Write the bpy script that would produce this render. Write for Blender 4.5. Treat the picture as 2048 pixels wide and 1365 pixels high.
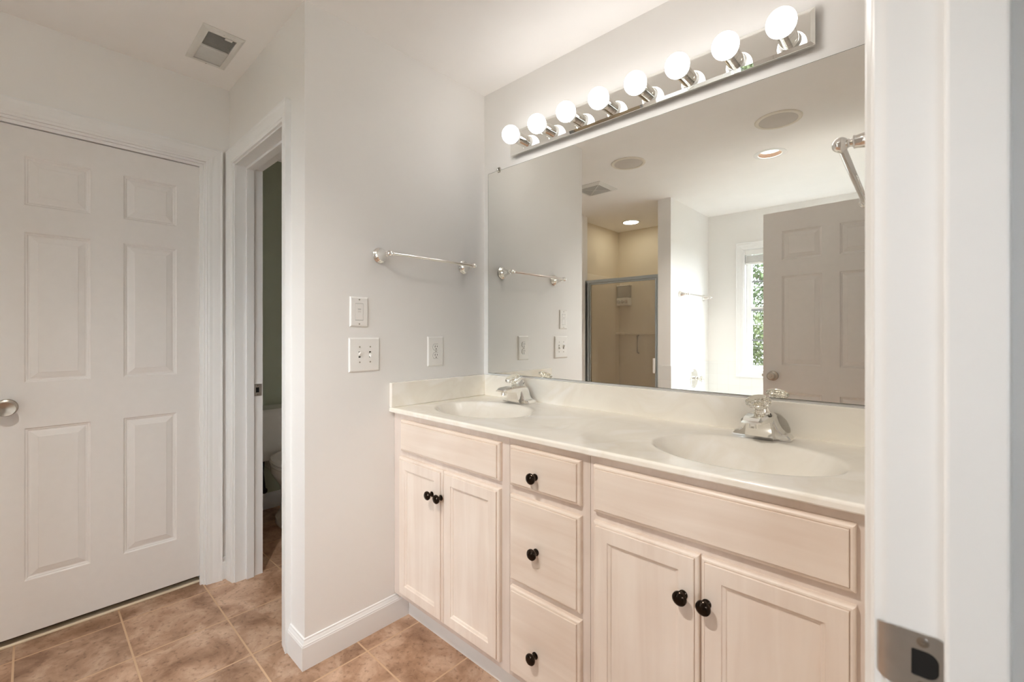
import bpy, bmesh, math, random
from mathutils import Vector, Matrix

# ------------------------------------------------------------------ camera, world, exposure
for o in list(bpy.data.objects):
    bpy.data.objects.remove(o)
SC = bpy.context.scene
COL = SC.collection
PI = math.pi
CEIL = 2.44

cam_d = bpy.data.cameras.new('camera')
cam = bpy.data.objects.new('camera', cam_d)
COL.objects.link(cam)
cam.location = (1.6568, -1.5852, 1.2227)
cam.rotation_euler = (PI / 2, 0, 0.7452)
cam_d.sensor_width = 36.0
cam_d.lens = 889.9 / 2048 * 36.0
cam_d.shift_y = -15.9 / 2048
cam_d.clip_start = 0.02
cam_d.dof.use_dof = True
cam_d.dof.focus_distance = 1.9
cam_d.dof.aperture_fstop = 5.6
SC.camera = cam

SC.view_settings.view_transform = 'Standard'
SC.view_settings.look = 'None'
SC.view_settings.gamma = 1.0
SC.view_settings.use_curve_mapping = False
SC.view_settings.exposure = 1.64
try:
    SC.cycles.use_denoising = True
    SC.cycles.max_bounces = 14
    SC.cycles.diffuse_bounces = 8
    SC.cycles.glossy_bounces = 8
    SC.cycles.transmission_bounces = 10
    SC.cycles.sample_clamp_indirect = 8.0
    SC.cycles.caustics_reflective = False
    SC.cycles.caustics_refractive = False
except Exception:
    pass

WORLD_STRENGTH = 5.5
BULB = 3.1
CAN_LIGHT = 6.0
CAN_BEAM = 42.0
SHOWER_LIGHT = 8.5

w = bpy.data.worlds.new('daylight')
SC.world = w
w.use_nodes = True
nt = w.node_tree
bg = nt.nodes['Background']
tc = nt.nodes.new('ShaderNodeTexCoord')
sep = nt.nodes.new('ShaderNodeSeparateXYZ')
rmp = nt.nodes.new('ShaderNodeValToRGB')
rmp.color_ramp.elements[0].position = 0.0
rmp.color_ramp.elements[0].color = (0.85, 0.92, 1.0, 1)
rmp.color_ramp.elements[1].position = 0.9
rmp.color_ramp.elements[1].color = (0.77, 0.875, 1.0, 1)
nt.links.new(tc.outputs['Generated'], sep.inputs[0])
nt.links.new(sep.outputs['Z'], rmp.inputs[0])
nt.links.new(rmp.outputs[0], bg.inputs['Color'])
bg.inputs['Strength'].default_value = WORLD_STRENGTH


def portal(name, loc, rot, sx, sy):
    d = bpy.data.lights.new(name, 'AREA')
    d.shape = 'RECTANGLE'
    d.size = sx
    d.size_y = sy
    d.cycles.is_portal = True
    o = bpy.data.objects.new(name, d)
    o.location = loc
    o.rotation_euler = rot
    COL.objects.link(o)


portal('window_daylight', (0.853, -3.40, 1.45), (PI / 2, 0, PI), 1.02, 1.2)
portal('bedroom_daylight', (2.925, -3.40, 1.315), (PI / 2, 0, PI), 1.15, 0.33)  # sky portal over the added opening in the bedroom wall


# ------------------------------------------------------------------ materials
def lin(c):
    return tuple((v / 12.92) if v <= 0.04045 else ((v + 0.055) / 1.055) ** 2.4 for v in [x / 255 for x in c])


def new_mat(name):
    m = bpy.data.materials.new(name)
    m.use_nodes = True
    return m, m.node_tree, m.node_tree.nodes['Principled BSDF']


def mat(name, rgb, rough=0.5, metal=0.0, vary=0.03, scale=6.0, bump=0.0, bscale=300.0, coat=0.0, spec=0.5):
    """plain procedural surface: colour with a faint noise, optional fine bump"""
    m, nt, p = new_mat(name)
    c = lin(rgb)
    tcn = nt.nodes.new('ShaderNodeTexCoord')
    nz = nt.nodes.new('ShaderNodeTexNoise')
    nz.inputs['Scale'].default_value = scale
    nz.inputs['Detail'].default_value = 4
    nt.links.new(tcn.outputs['Object'], nz.inputs['Vector'])
    r = nt.nodes.new('ShaderNodeValToRGB')
    r.color_ramp.elements[0].position = 0.3
    r.color_ramp.elements[1].position = 0.7
    r.color_ramp.elements[0].color = tuple(x * (1 - vary) for x in c) + (1,)
    r.color_ramp.elements[1].color = tuple(min(1, x * (1 + vary)) for x in c) + (1,)
    nt.links.new(nz.outputs[0], r.inputs[0])
    nt.links.new(r.outputs[0], p.inputs['Base Color'])
    p.inputs['Roughness'].default_value = rough
    p.inputs['Metallic'].default_value = metal
    p.inputs['Specular IOR Level'].default_value = spec
    if coat:
        p.inputs['Coat Weight'].default_value = coat
        p.inputs['Coat Roughness'].default_value = 0.05
    if bump:
        n2 = nt.nodes.new('ShaderNodeTexNoise')
        n2.inputs['Scale'].default_value = bscale
        nt.links.new(tcn.outputs['Object'], n2.inputs['Vector'])
        b = nt.nodes.new('ShaderNodeBump')
        b.inputs['Strength'].default_value = bump
        b.inputs['Distance'].default_value = 0.002
        nt.links.new(n2.outputs[0], b.inputs['Height'])
        nt.links.new(b.outputs[0], p.inputs['Normal'])
    return m


def emit(name, rgb, strength):
    m, nt, p = new_mat(name)
    p.inputs['Base Color'].default_value = (0.8, 0.8, 0.78, 1)
    p.inputs['Emission Color'].default_value = rgb + (1,)
    p.inputs['Emission Strength'].default_value = strength
    return m


def wood(name, c0, c1, axis, rough=0.38):
    """pale pickled maple, grain along the given axis"""
    m, nt, p = new_mat(name)
    tcn = nt.nodes.new('ShaderNodeTexCoord')
    mp = nt.nodes.new('ShaderNodeMapping')
    sc = [26, 26, 26]
    sc[axis] = 2.2
    mp.inputs['Scale'].default_value = sc
    nt.links.new(tcn.outputs['Object'], mp.inputs['Vector'])
    n1 = nt.nodes.new('ShaderNodeTexNoise')
    n1.inputs['Scale'].default_value = 1.0
    n1.inputs['Detail'].default_value = 6
    n1.inputs['Distortion'].default_value = 0.6
    nt.links.new(mp.outputs[0], n1.inputs['Vector'])
    n2 = nt.nodes.new('ShaderNodeTexNoise')
    n2.inputs['Scale'].default_value = 5.0
    n2.inputs['Detail'].default_value = 2
    nt.links.new(tcn.outputs['Object'], n2.inputs['Vector'])
    mx = nt.nodes.new('ShaderNodeMath')
    mx.operation = 'MULTIPLY_ADD'
    mx.inputs[1].default_value = 0.55
    nt.links.new(n1.outputs[0], mx.inputs[0])
    ml = nt.nodes.new('ShaderNodeMath')
    ml.operation = 'MULTIPLY'
    ml.inputs[1].default_value = 0.45
    nt.links.new(n2.outputs[0], ml.inputs[0])
    nt.links.new(ml.outputs[0], mx.inputs[2])
    r = nt.nodes.new('ShaderNodeValToRGB')
    r.color_ramp.elements[0].position = 0.33
    r.color_ramp.elements[1].position = 0.62
    r.color_ramp.elements[0].color = lin(c0) + (1,)
    r.color_ramp.elements[1].color = lin(c1) + (1,)
    nt.links.new(mx.outputs[0], r.inputs[0])
    nt.links.new(r.outputs[0], p.inputs['Base Color'])
    p.inputs['Roughness'].default_value = rough
    return m


def tile_floor():
    m, nt, p = new_mat('brown_ceramic_tile')
    T = 0.307
    tcn = nt.nodes.new('ShaderNodeTexCoord')
    mp = nt.nodes.new('ShaderNodeMapping')
    mp.inputs['Location'].default_value = (-0.09 + 20 * T, 0.706 + 20 * T, 0)
    nt.links.new(tcn.outputs['Object'], mp.inputs['Vector'])
    br = nt.nodes.new('ShaderNodeTexBrick')
    br.offset = 0.0
    br.squash = 1.0
    br.inputs['Scale'].default_value = 1.0
    br.inputs['Mortar Size'].default_value = 0.0035
    br.inputs['Mortar Smooth'].default_value = 0.15
    br.inputs['Brick Width'].default_value = T
    br.inputs['Row Height'].default_value = T
    br.inputs['Color1'].default_value = (0.82, 0.82, 0.82, 1)
    br.inputs['Color2'].default_value = (1.08, 1.06, 1.04, 1)
    br.inputs['Mortar'].default_value = (1, 1, 1, 1)
    nt.links.new(mp.outputs[0], br.inputs['Vector'])
    n1 = nt.nodes.new('ShaderNodeTexNoise')
    n1.inputs['Scale'].default_value = 7.0
    n1.inputs['Detail'].default_value = 9
    n1.inputs['Roughness'].default_value = 0.62
    n1.inputs['Distortion'].default_value = 0.5
    nt.links.new(tcn.outputs['Object'], n1.inputs['Vector'])
    r = nt.nodes.new('ShaderNodeValToRGB')
    e = r.color_ramp.elements
    e[0].position = 0.34
    e[0].color = (0.27, 0.145, 0.082, 1)
    e[1].position = 0.66
    e[1].color = (0.66, 0.465, 0.34, 1)
    k = e.new(0.5)
    k.color = (0.46, 0.285, 0.185, 1)
    nt.links.new(n1.outputs[0], r.inputs[0])
    n3 = nt.nodes.new('ShaderNodeTexNoise')
    n3.inputs['Scale'].default_value = 60.0
    n3.inputs['Detail'].default_value = 5
    nt.links.new(tcn.outputs['Object'], n3.inputs['Vector'])
    r3 = nt.nodes.new('ShaderNodeValToRGB')
    r3.color_ramp.elements[0].position = 0.3
    r3.color_ramp.elements[0].color = (0.62, 0.58, 0.55, 1)
    r3.color_ramp.elements[1].position = 0.45
    r3.color_ramp.elements[1].color = (1, 1, 1, 1)
    nt.links.new(n3.outputs[0], r3.inputs[0])
    m1 = nt.nodes.new('ShaderNodeMix')
    m1.data_type = 'RGBA'
    m1.blend_type = 'MULTIPLY'
    m1.inputs[0].default_value = 1.0
    nt.links.new(r.outputs[0], m1.inputs[6])
    nt.links.new(br.outputs['Color'], m1.inputs[7])
    m2 = nt.nodes.new('ShaderNodeMix')
    m2.data_type = 'RGBA'
    m2.blend_type = 'MULTIPLY'
    m2.inputs[0].default_value = 1.0
    nt.links.new(m1.outputs[2], m2.inputs[6])
    nt.links.new(r3.outputs[0], m2.inputs[7])
    m3 = nt.nodes.new('ShaderNodeMix')
    m3.data_type = 'RGBA'
    nt.links.new(br.outputs['Fac'], m3.inputs[0])
    nt.links.new(m2.outputs[2], m3.inputs[6])
    m3.inputs[7].default_value = (0.62, 0.42, 0.27, 1)
    nt.links.new(m3.outputs[2], p.inputs['Base Color'])
    rr = nt.nodes.new('ShaderNodeMapRange')
    rr.inputs['To Min'].default_value = 0.34
    rr.inputs['To Max'].default_value = 0.8
    nt.links.new(br.outputs['Fac'], rr.inputs['Value'])
    nt.links.new(rr.outputs[0], p.inputs['Roughness'])
    b = nt.nodes.new('ShaderNodeBump')
    b.invert = True
    b.inputs['Strength'].default_value = 0.5
    b.inputs['Distance'].default_value = 0.002
    nt.links.new(br.outputs['Fac'], b.inputs['Height'])
    b2 = nt.nodes.new('ShaderNodeBump')
    b2.inputs['Strength'].default_value = 0.25
    b2.inputs['Distance'].default_value = 0.002
    nt.links.new(n1.outputs[0], b2.inputs['Height'])
    nt.links.new(b.outputs[0], b2.inputs['Normal'])
    nt.links.new(b2.outputs[0], p.inputs['Normal'])
    return m


def wall_tile():
    """white glazed square tile; the grout grid comes from the two in-plane axes"""
    m, nt, p = new_mat('white_wall_tile')
    tcn = nt.nodes.new('ShaderNodeTexCoord')
    sp = nt.nodes.new('ShaderNodeSeparateXYZ')
    nt.links.new(tcn.outputs['Object'], sp.inputs[0])
    ad = nt.nodes.new('ShaderNodeMath')
    nt.links.new(sp.outputs['X'], ad.inputs[0])
    nt.links.new(sp.outputs['Y'], ad.inputs[1])
    cb = nt.nodes.new('ShaderNodeCombineXYZ')
    nt.links.new(ad.outputs[0], cb.inputs[0])
    nt.links.new(sp.outputs['Z'], cb.inputs[1])
    mp = nt.nodes.new('ShaderNodeMapping')
    mp.inputs['Location'].default_value = (5.0, 5.03, 0)
    nt.links.new(cb.outputs[0], mp.inputs['Vector'])
    br = nt.nodes.new('ShaderNodeTexBrick')
    br.offset = 0.0
    br.inputs['Scale'].default_value = 1.0
    br.inputs['Mortar Size'].default_value = 0.0016
    br.inputs['Brick Width'].default_value = 0.108
    br.inputs['Row Height'].default_value = 0.108
    br.inputs['Color1'].default_value = lin((238, 238, 236)) + (1,)
    br.inputs['Color2'].default_value = lin((234, 234, 232)) + (1,)
    br.inputs['Mortar'].default_value = lin((229, 228, 226)) + (1,)
    nt.links.new(mp.outputs[0], br.inputs['Vector'])
    nt.links.new(br.outputs['Color'], p.inputs['Base Color'])
    p.inputs['Roughness'].default_value = 0.18
    b = nt.nodes.new('ShaderNodeBump')
    b.invert = True
    b.inputs['Strength'].default_value = 0.15
    b.inputs['Distance'].default_value = 0.001
    nt.links.new(br.outputs['Fac'], b.inputs['Height'])
    nt.links.new(b.outputs[0], p.inputs['Normal'])
    return m


def marble():
    m, nt, p = new_mat('cream_cultured_marble')
    tcn = nt.nodes.new('ShaderNodeTexCoord')
    n1 = nt.nodes.new('ShaderNodeTexNoise')
    n1.inputs['Scale'].default_value = 3.5
    n1.inputs['Detail'].default_value = 8
    n1.inputs['Distortion'].default_value = 1.8
    nt.links.new(tcn.outputs['Object'], n1.inputs['Vector'])
    r = nt.nodes.new('ShaderNodeValToRGB')
    e = r.color_ramp.elements
    e[0].position = 0.40
    e[0].color = lin((248, 243, 232)) + (1,)
    e[1].position = 0.62
    e[1].color = lin((250, 246, 238)) + (1,)
    k = e.new(0.51)
    k.color = lin((244, 238, 226)) + (1,)
    nt.links.new(n1.outputs[0], r.inputs[0])
    nt.links.new(r.outputs[0], p.inputs['Base Color'])
    p.inputs['Roughness'].default_value = 0.16
    p.inputs['Coat Weight'].default_value = 0.3
    p.inputs['Coat Roughness'].default_value = 0.04
    return m


def clear(name, rgb, rough=0.0, ior=1.49):
    m, nt, p = new_mat(name)
    p.inputs['Base Color'].default_value = lin(rgb) + (1,)
    p.inputs['Transmission Weight'].default_value = 1.0
    p.inputs['Roughness'].default_value = rough
    p.inputs['IOR'].default_value = ior
    return m


def pane_mat(name, rgb, refl=0.06, haze=0.0):
    """flat glazing: tinted see-through with a mirror-like share of reflection (and a little diffuse haze)"""
    m = bpy.data.materials.new(name)
    m.use_nodes = True
    nt = m.node_tree
    for n in list(nt.nodes):
        nt.nodes.remove(n)
    out = nt.nodes.new('ShaderNodeOutputMaterial')
    tr = nt.nodes.new('ShaderNodeBsdfTransparent')
    tr.inputs[0].default_value = rgb + (1,)
    gl = nt.nodes.new('ShaderNodeBsdfGlossy')
    gl.inputs['Roughness'].default_value = 0.02
    mx = nt.nodes.new('ShaderNodeMixShader')
    mx.inputs[0].default_value = refl
    nt.links.new(tr.outputs[0], mx.inputs[1])
    nt.links.new(gl.outputs[0], mx.inputs[2])
    last = mx
    if haze:
        df = nt.nodes.new('ShaderNodeBsdfDiffuse')
        df.inputs[0].default_value = (0.45, 0.42, 0.36, 1)
        m2 = nt.nodes.new('ShaderNodeMixShader')
        m2.inputs[0].default_value = haze
        nt.links.new(mx.outputs[0], m2.inputs[1])
        nt.links.new(df.outputs[0], m2.inputs[2])
        last = m2
    nt.links.new(last.outputs[0], out.inputs[0])
    return m


M = {}
M['wall'] = mat('warm_white_wall_paint', (238, 236, 233), 0.62, vary=0.012, scale=2.5, bump=0.06, bscale=220)
M['wc_wall'] = mat('sage_wall_paint', (196, 204, 184), 0.7, vary=0.02, bump=0.05, bscale=220)
M['ceiling'] = mat('ceiling_paint', (249, 247, 245), 0.85, vary=0.01)
M['trim'] = mat('white_semigloss_trim', (238, 238, 237), 0.34, vary=0.008)
M['door'] = mat('white_door_paint', (234, 231, 228), 0.40, vary=0.01, scale=30)
M['floor'] = tile_floor()
M['wtile'] = wall_tile()
M['marble'] = marble()
M['wood_v'] = wood('pickled_maple_upright', (231, 215, 201), (243, 231, 219), 2)
M['wood_h'] = wood('pickled_maple_level', (227, 209, 193), (241, 228, 215), 0)
M['wood_f'] = wood('pickled_maple_frame', (216, 201, 189), (230, 217, 207), 2)
M['kick'] = mat('white_toe_board', (232, 230, 226), 0.5)
M['chrome'] = mat('polished_chrome', (236, 235, 232), 0.06, 1.0, vary=0.01)
M['nickel'] = mat('brushed_nickel', (176, 168, 158), 0.28, 1.0, vary=0.04, scale=60)
M['steel'] = mat('satin_steel', (205, 203, 200), 0.33, 1.0, vary=0.06, scale=40)
M['alu'] = mat('satin_aluminium', (188, 194, 196), 0.35, 1.0, vary=0.02)
M['bronze'] = mat('dark_bronze', (46, 36, 28), 0.16, 0.85, vary=0.12, scale=40)
M['black'] = mat('dark_hole', (16, 14, 13), 0.8)
M['mirror'] = mat('silvered_glass', (250, 250, 246), 0.0, 1.0, vary=0.0)
M['mirror_edge'] = mat('mirror_edge_glass', (92, 96, 84), 0.2, 0.3)
M['fixmirror'] = mat('bevelled_mirror_plate', (250, 250, 246), 0.02, 1.0, vary=0.0)
M['bulb'] = emit('frosted_bulb_glow', (1.0, 0.975, 0.945), BULB)
M['canlens'] = emit('ceiling_can_glow', (1.0, 0.92, 0.80), CAN_LIGHT)
M['showerlens'] = emit('shower_light_glow', (1.0, 0.93, 0.78), SHOWER_LIGHT)
M['baffle'] = mat('tan_baffle', (84, 66, 54), 0.5)
M['acrylic'] = clear('clear_acrylic', (250, 248, 240), 0.02)
M['clip'] = clear('clear_plastic_clip', (240, 238, 230), 0.15)
M['plate'] = mat('white_plastic_plate', (240, 238, 234), 0.3, vary=0.005)
M['slot'] = mat('dark_slot', (40, 36, 32), 0.6)
M['grille'] = mat('speaker_mesh_grey', (208, 202, 195), 0.7)
M['rim'] = mat('speaker_rim_white', (232, 226, 214), 0.5)
M['vent'] = mat('vent_white_metal', (226, 225, 221), 0.45)
M['surround'] = mat('almond_fibreglass', (240, 231, 214), 0.25, vary=0.01)
M['showerwall'] = mat('shower_almond_paint', (226, 215, 194), 0.6, vary=0.01)
M['showerglass'] = pane_mat('shower_glass', (0.93, 0.91, 0.87), 0.05, 0.12)
M['glass'] = pane_mat('window_glass', (0.97, 0.98, 0.98), 0.05)
M['porcelain'] = mat('white_porcelain', (232, 230, 224), 0.12)
M['leaf'] = mat('green_leaves', (62, 76, 36), 0.55, vary=0.35, scale=3)
M['leaf2'] = mat('yellow_green_leaves', (72, 80, 40), 0.55, vary=0.3, scale=3)
M['bark'] = mat('grey_bark', (96, 84, 70), 0.9, vary=0.2)
M['grass'] = mat('dry_lawn', (78, 76, 60), 0.95, vary=0.2)
M['carpet'] = mat('beige_carpet', (196, 184, 166), 0.95, bump=0.6, bscale=600)
M['hose'] = mat('dark_braided_hose', (40, 38, 36), 0.5)
M['smoke'] = mat('smoky_plastic', (176, 170, 158), 0.15)
M['slat'] = mat('white_blind_slat', (236, 236, 234), 0.45)
M['muntin'] = mat('grey_window_bar', (150, 154, 156), 0.5)
M['strip'] = mat('pale_threshold_strip', (240, 226, 200), 0.5)


# ------------------------------------------------------------------ mesh helpers
class MB:
    """collects geometry in local metres, then becomes ONE mesh object"""

    def __init__(self):
        self.bm = bmesh.new()

    def face(self, pts, smooth=False):
        vs = [self.bm.verts.new(p) for p in pts]
        try:
            f = self.bm.faces.new(vs)
            f.smooth = smooth
            return f
        except ValueError:
            return None

    def box(self, x0, x1, y0, y1, z0, z1, bev=0.0, seg=2):
        r = bmesh.ops.create_cube(self.bm, size=1.0)
        vs = r['verts']
        for v in vs:
            v.co = Vector((x0 + (v.co.x + .5) * (x1 - x0), y0 + (v.co.y + .5) * (y1 - y0), z0 + (v.co.z + .5) * (z1 - z0)))
        if bev:
            es = list({e for v in vs for e in v.link_edges})
            bmesh.ops.bevel(self.bm, geom=es, offset=bev, segments=seg, affect='EDGES', profile=0.5)
        return self

    def loops(self, rings, cap0=True, cap1=True, smooth=False, closed=True):
        """bridge rings of equally many points"""
        R = [[self.bm.verts.new(p) for p in ring] for ring in rings]
        n = len(R[0])
        for a, b in zip(R, R[1:]):
            for i in range(n if closed else n - 1):
                j = (i + 1) % n
                try:
                    f = self.bm.faces.new((a[i], a[j], b[j], b[i]))
                    f.smooth = smooth
                except ValueError:
                    pass
        if cap0:
            self.bm.faces.new(R[0][::-1])
        if cap1:
            self.bm.faces.new(R[-1])
        return self

    def lathe(self, prof, mtx=None, n=32, smooth=True, cap0=True, cap1=True, sx=1.0, sy=1.0):
        """prof: (radius, height) pairs round local z, then placed by mtx"""
        mtx = mtx or Matrix.Identity(4)
        rings = []
        for r, h in prof:
            r = max(r, 1e-5)
            rings.append([mtx @ Vector((r * sx * math.cos(2 * PI * i / n), r * sy * math.sin(2 * PI * i / n), h)) for i in range(n)])
        return self.loops(rings, cap0, cap1, smooth)

    def tube(self, p0, p1, r, n=20, r1=None):
        p0, p1 = Vector(p0), Vector(p1)
        d = p1 - p0
        m = Matrix.Translation(p0) @ d.to_track_quat('Z', 'Y').to_matrix().to_4x4()
        return self.lathe([(r, 0), (r if r1 is None else r1, d.length)], m, n)

    def path(self, pts, r, n=12):
        pts = [Vector(p) for p in pts]
        rings = []
        for i, p in enumerate(pts):
            t = (pts[min(i + 1, len(pts) - 1)] - pts[max(i - 1, 0)]).normalized()
            q = t.to_track_quat('Z', 'Y')
            rings.append([p + q @ Vector((r * math.cos(2 * PI * k / n), r * math.sin(2 * PI * k / n), 0)) for k in range(n)])
        return self.loops(rings, smooth=True)

    def rects(self, rings, fn, cap0=True, cap1=True):
        """stack of rectangles (u0,u1,v0,v1,n) mapped by fn"""
        return self.loops([[fn(u0, v0, n), fn(u1, v0, n), fn(u1, v1, n), fn(u0, v1, n)] for u0, u1, v0, v1, n in rings], cap0, cap1)

    def slab(self, fn, n0, n1, u0, u1, v0, v1, holes=(), front=True, back=True, sides=True):
        """plate between n0 and n1 with rectangular openings (a0,a1,b0,b1)"""
        us = sorted({u0, u1, *[min(max(h[k], u0), u1) for h in holes for k in (0, 1)]})
        vs = sorted({v0, v1, *[min(max(h[k], v0), v1) for h in holes for k in (2, 3)]})

        def solid(i, j):
            if i < 0 or j < 0 or i >= len(us) - 1 or j >= len(vs) - 1:
                return False
            cu, cv = (us[i] + us[i + 1]) / 2, (vs[j] + vs[j + 1]) / 2
            return not any(h[0] < cu < h[1] and h[2] < cv < h[3] for h in holes)
        for i in range(len(us) - 1):
            for j in range(len(vs) - 1):
                if not solid(i, j):
                    continue
                a, b, c, d = us[i], us[i + 1], vs[j], vs[j + 1]
                if front:
                    self.face([fn(a, c, n1), fn(b, c, n1), fn(b, d, n1), fn(a, d, n1)])
                if back:
                    self.face([fn(a, c, n0), fn(a, d, n0), fn(b, d, n0), fn(b, c, n0)])
                if sides:
                    if not solid(i - 1, j):
                        self.face([fn(a, c, n0), fn(a, c, n1), fn(a, d, n1), fn(a, d, n0)])
                    if not solid(i + 1, j):
                        self.face([fn(b, c, n0), fn(b, d, n0), fn(b, d, n1), fn(b, c, n1)])
                    if not solid(i, j - 1):
                        self.face([fn(a, c, n0), fn(b, c, n0), fn(b, c, n1), fn(a, c, n1)])
                    if not solid(i, j + 1):
                        self.face([fn(a, d, n0), fn(a, d, n1), fn(b, d, n1), fn(b, d, n0)])
        return self

    def extrude(self, poly, fn, t0, t1):
        """polygon (a,b) swept from t0 to t1; fn(a,b,t)"""
        return self.loops([[fn(a, b, t0) for a, b in poly], [fn(a, b, t1) for a, b in poly]])

    def finish(self, name, material, off=None):
        bm = self.bm
        bmesh.ops.remove_doubles(bm, verts=bm.verts, dist=1e-6)
        bmesh.ops.recalc_face_normals(bm, faces=bm.faces)
        if off is not None:
            for v in bm.verts:
                v.co -= off
        me = bpy.data.meshes.new(name)
        bm.to_mesh(me)
        bm.free()
        flags = [p.use_smooth for p in me.polygons]
        if any(flags):
            me.set_sharp_from_angle(angle=math.radians(32))
            me.polygons.foreach_set('use_smooth', flags)
        if material:
            me.materials.append(material)
        return me


def wloc(o):
    v = Vector((0, 0, 0))
    while o is not None:
        v += o.location
        o = o.parent
    return v


def obj(name, mb, material, parent=None, loc=None, local=False, smooth_angle=None):
    """link mb as one object. Geometry is in world metres unless local=True"""
    off = None
    if not local:
        off = wloc(parent) if parent is not None else Vector((0, 0, 0))
        if loc is not None:
            off = off + Vector(loc)
    me = mb.finish(name, material, off)
    o = bpy.data.objects.new(name, me)
    if parent is not None:
        o.parent = parent
    if loc is not None:
        o.location = loc
    COL.objects.link(o)
    return o


def thing(name, label, cat, loc=(0, 0, 0), rotz=0.0, group=None, kind=None):
    o = bpy.data.objects.new(name, None)
    o.empty_display_size = 0.05
    o.location = loc
    o.rotation_euler = (0, 0, rotz)
    COL.objects.link(o)
    return tag(o, label, cat, group, kind)


def tag(o, label, cat, group=None, kind=None):
    o['label'] = label
    o['category'] = cat
    if group:
        o['group'] = group
    if kind:
        o['kind'] = kind
    return o


def struct(name, mb, material, label, cat):
    return tag(obj(name, mb, material), label, cat, kind='structure')


def part(name, me, parent, loc=(0, 0, 0), rot=(0, 0, 0)):
    """an object sharing mesh data"""
    o = bpy.data.objects.new(name, me)
    o.parent = parent
    o.location = loc
    o.rotation_euler = rot
    COL.objects.link(o)
    return o


def copy_tree(o, parent=None):
    c = o.copy()
    COL.objects.link(c)
    c.parent = parent
    for ch in list(o.children):
        copy_tree(ch, c)
    return c


XF = lambda y, z, n: Vector((n, y, z))      # plane of constant x: u=y v=z
YF = lambda x, z, n: Vector((x, n, z))      # plane of constant y: u=x v=z
ZF = lambda x, y, n: Vector((x, y, n))      # plane of constant z

# ------------------------------------------------------------------ room shell
XR = 1.6305        # right wall face
XD = -0.904        # left (door) wall face
YW = -0.905        # face of the wall with the toilet-room door
YB = -3.264        # window wall face
YP = -2.318        # front of shower / tub

struct('floor', MB().slab(ZF, -0.05, 0.0, -1.82, 1.69, -3.384, 0.12), M['floor'], 'brown mottled ceramic floor tiles with tan grout', 'floor')
ceil_holes = [(-0.695, -0.435, -1.108, -0.992), (0.82, 0.972, -1.906, -1.754)]
mb = MB().slab(ZF, CEIL, CEIL + 0.02, -1.82, 1.745, -3.384, 0.12, holes=ceil_holes)
# the square opening over the recessed can closes to a round one
cx, cy, hs, rr = 0.896, -1.83, 0.076, 0.072
for k in range(48):
    a0, a1 = 2 * PI * k / 48, 2 * PI * (k + 1) / 48

    def sq(a):
        c, s = math.cos(a), math.sin(a)
        q = hs / max(abs(c), abs(s))
        return Vector((cx + c * q, cy + s * q, CEIL))
    ci = lambda a: Vector((cx + rr * math.cos(a), cy + rr * math.sin(a), CEIL))
    mb.face([sq(a0), sq(a1), ci(a1), ci(a0)])
struct('ceiling', mb, M['ceiling'], 'smooth white ceiling over the bathroom', 'ceiling')

struct('wall_mirror', MB().slab(YF, 0.0, 0.12, -1.82, 1.745, 0, CEIL + .02), M['wall'], 'warm white wall behind mirror and vanity', 'wall')
struct('wall_side', MB().slab(XF, -0.12, 0.0, -0.785, 0.0, 0, CEIL), M['wall'], 'warm white side wall carrying the towel bar and switches', 'wall')
struct('wall_toilet_door', MB().slab(YF, YW, -0.785, -1.70, 0.0, 0, CEIL, holes=[(-0.833, -0.182, -1, 2.062)]), M['wall'], 'short wall holding the toilet room doorway', 'wall')
struct('wall_closet', MB().slab(XF, -1.02, XD, YP, YW, 0, CEIL, holes=[(-1.722, -0.995, -1, 2.062)]), M['wall'], 'left wall around the closed six panel door', 'wall')
struct('wall_shower_partition', MB().slab(XF, -0.12, 0.0, YB, YP, 0, CEIL), M['wall'], 'narrow partition wall between shower and tub', 'wall')
struct('wall_shower_stub', MB().slab(XF, -1.17, -0.93, YP - 0.08, YP, 0, CEIL), M['wall'], 'stub of wall at the left edge of the shower', 'wall')
struct('wall_shower_left', MB().slab(XF, -1.17, -1.05, YB, YP - 0.08, 0, CEIL), M['showerwall'], 'left wall inside the shower', 'wall')
struct('wall_shower_back', MB().slab(YF, YB - 0.12, YB, -1.17, -0.12, 0, CEIL), M['showerwall'], 'back wall inside the shower', 'wall')
WX0, WX1, WZ0, WZ1 = 0.343, 1.363, 0.851, 2.057   # window opening
struct('wall_window', MB().slab(YF, YB - 0.12, YB, -0.12, 1.745, 0, CEIL, holes=[(WX0, WX1, WZ0, WZ1)]), M['wall'], 'white wall around the tub window', 'wall')
struct('wall_outer_left', MB().slab(XF, -1.82, -1.70, -3.384, 0.0, 0, CEIL), M['wc_wall'], 'sage green wall behind the toilet', 'wall')
JY0, JY1 = -1.795, -1.020     # entry opening between jamb faces
struct('wall_entry', MB().slab(XF, XR, 1.745, YB, 0.0, 0, CEIL, holes=[(JY0 - 0.018, JY1 + 0.018, -1, 2.062)]), M['wall'], 'right wall around the open entry doorway', 'wall')
struct('wall_outer_back', MB().slab(YF, -3.384, YB, -1.70, -1.17, 0, CEIL), M['wall'], 'outer wall behind the closet', 'wall')

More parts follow.
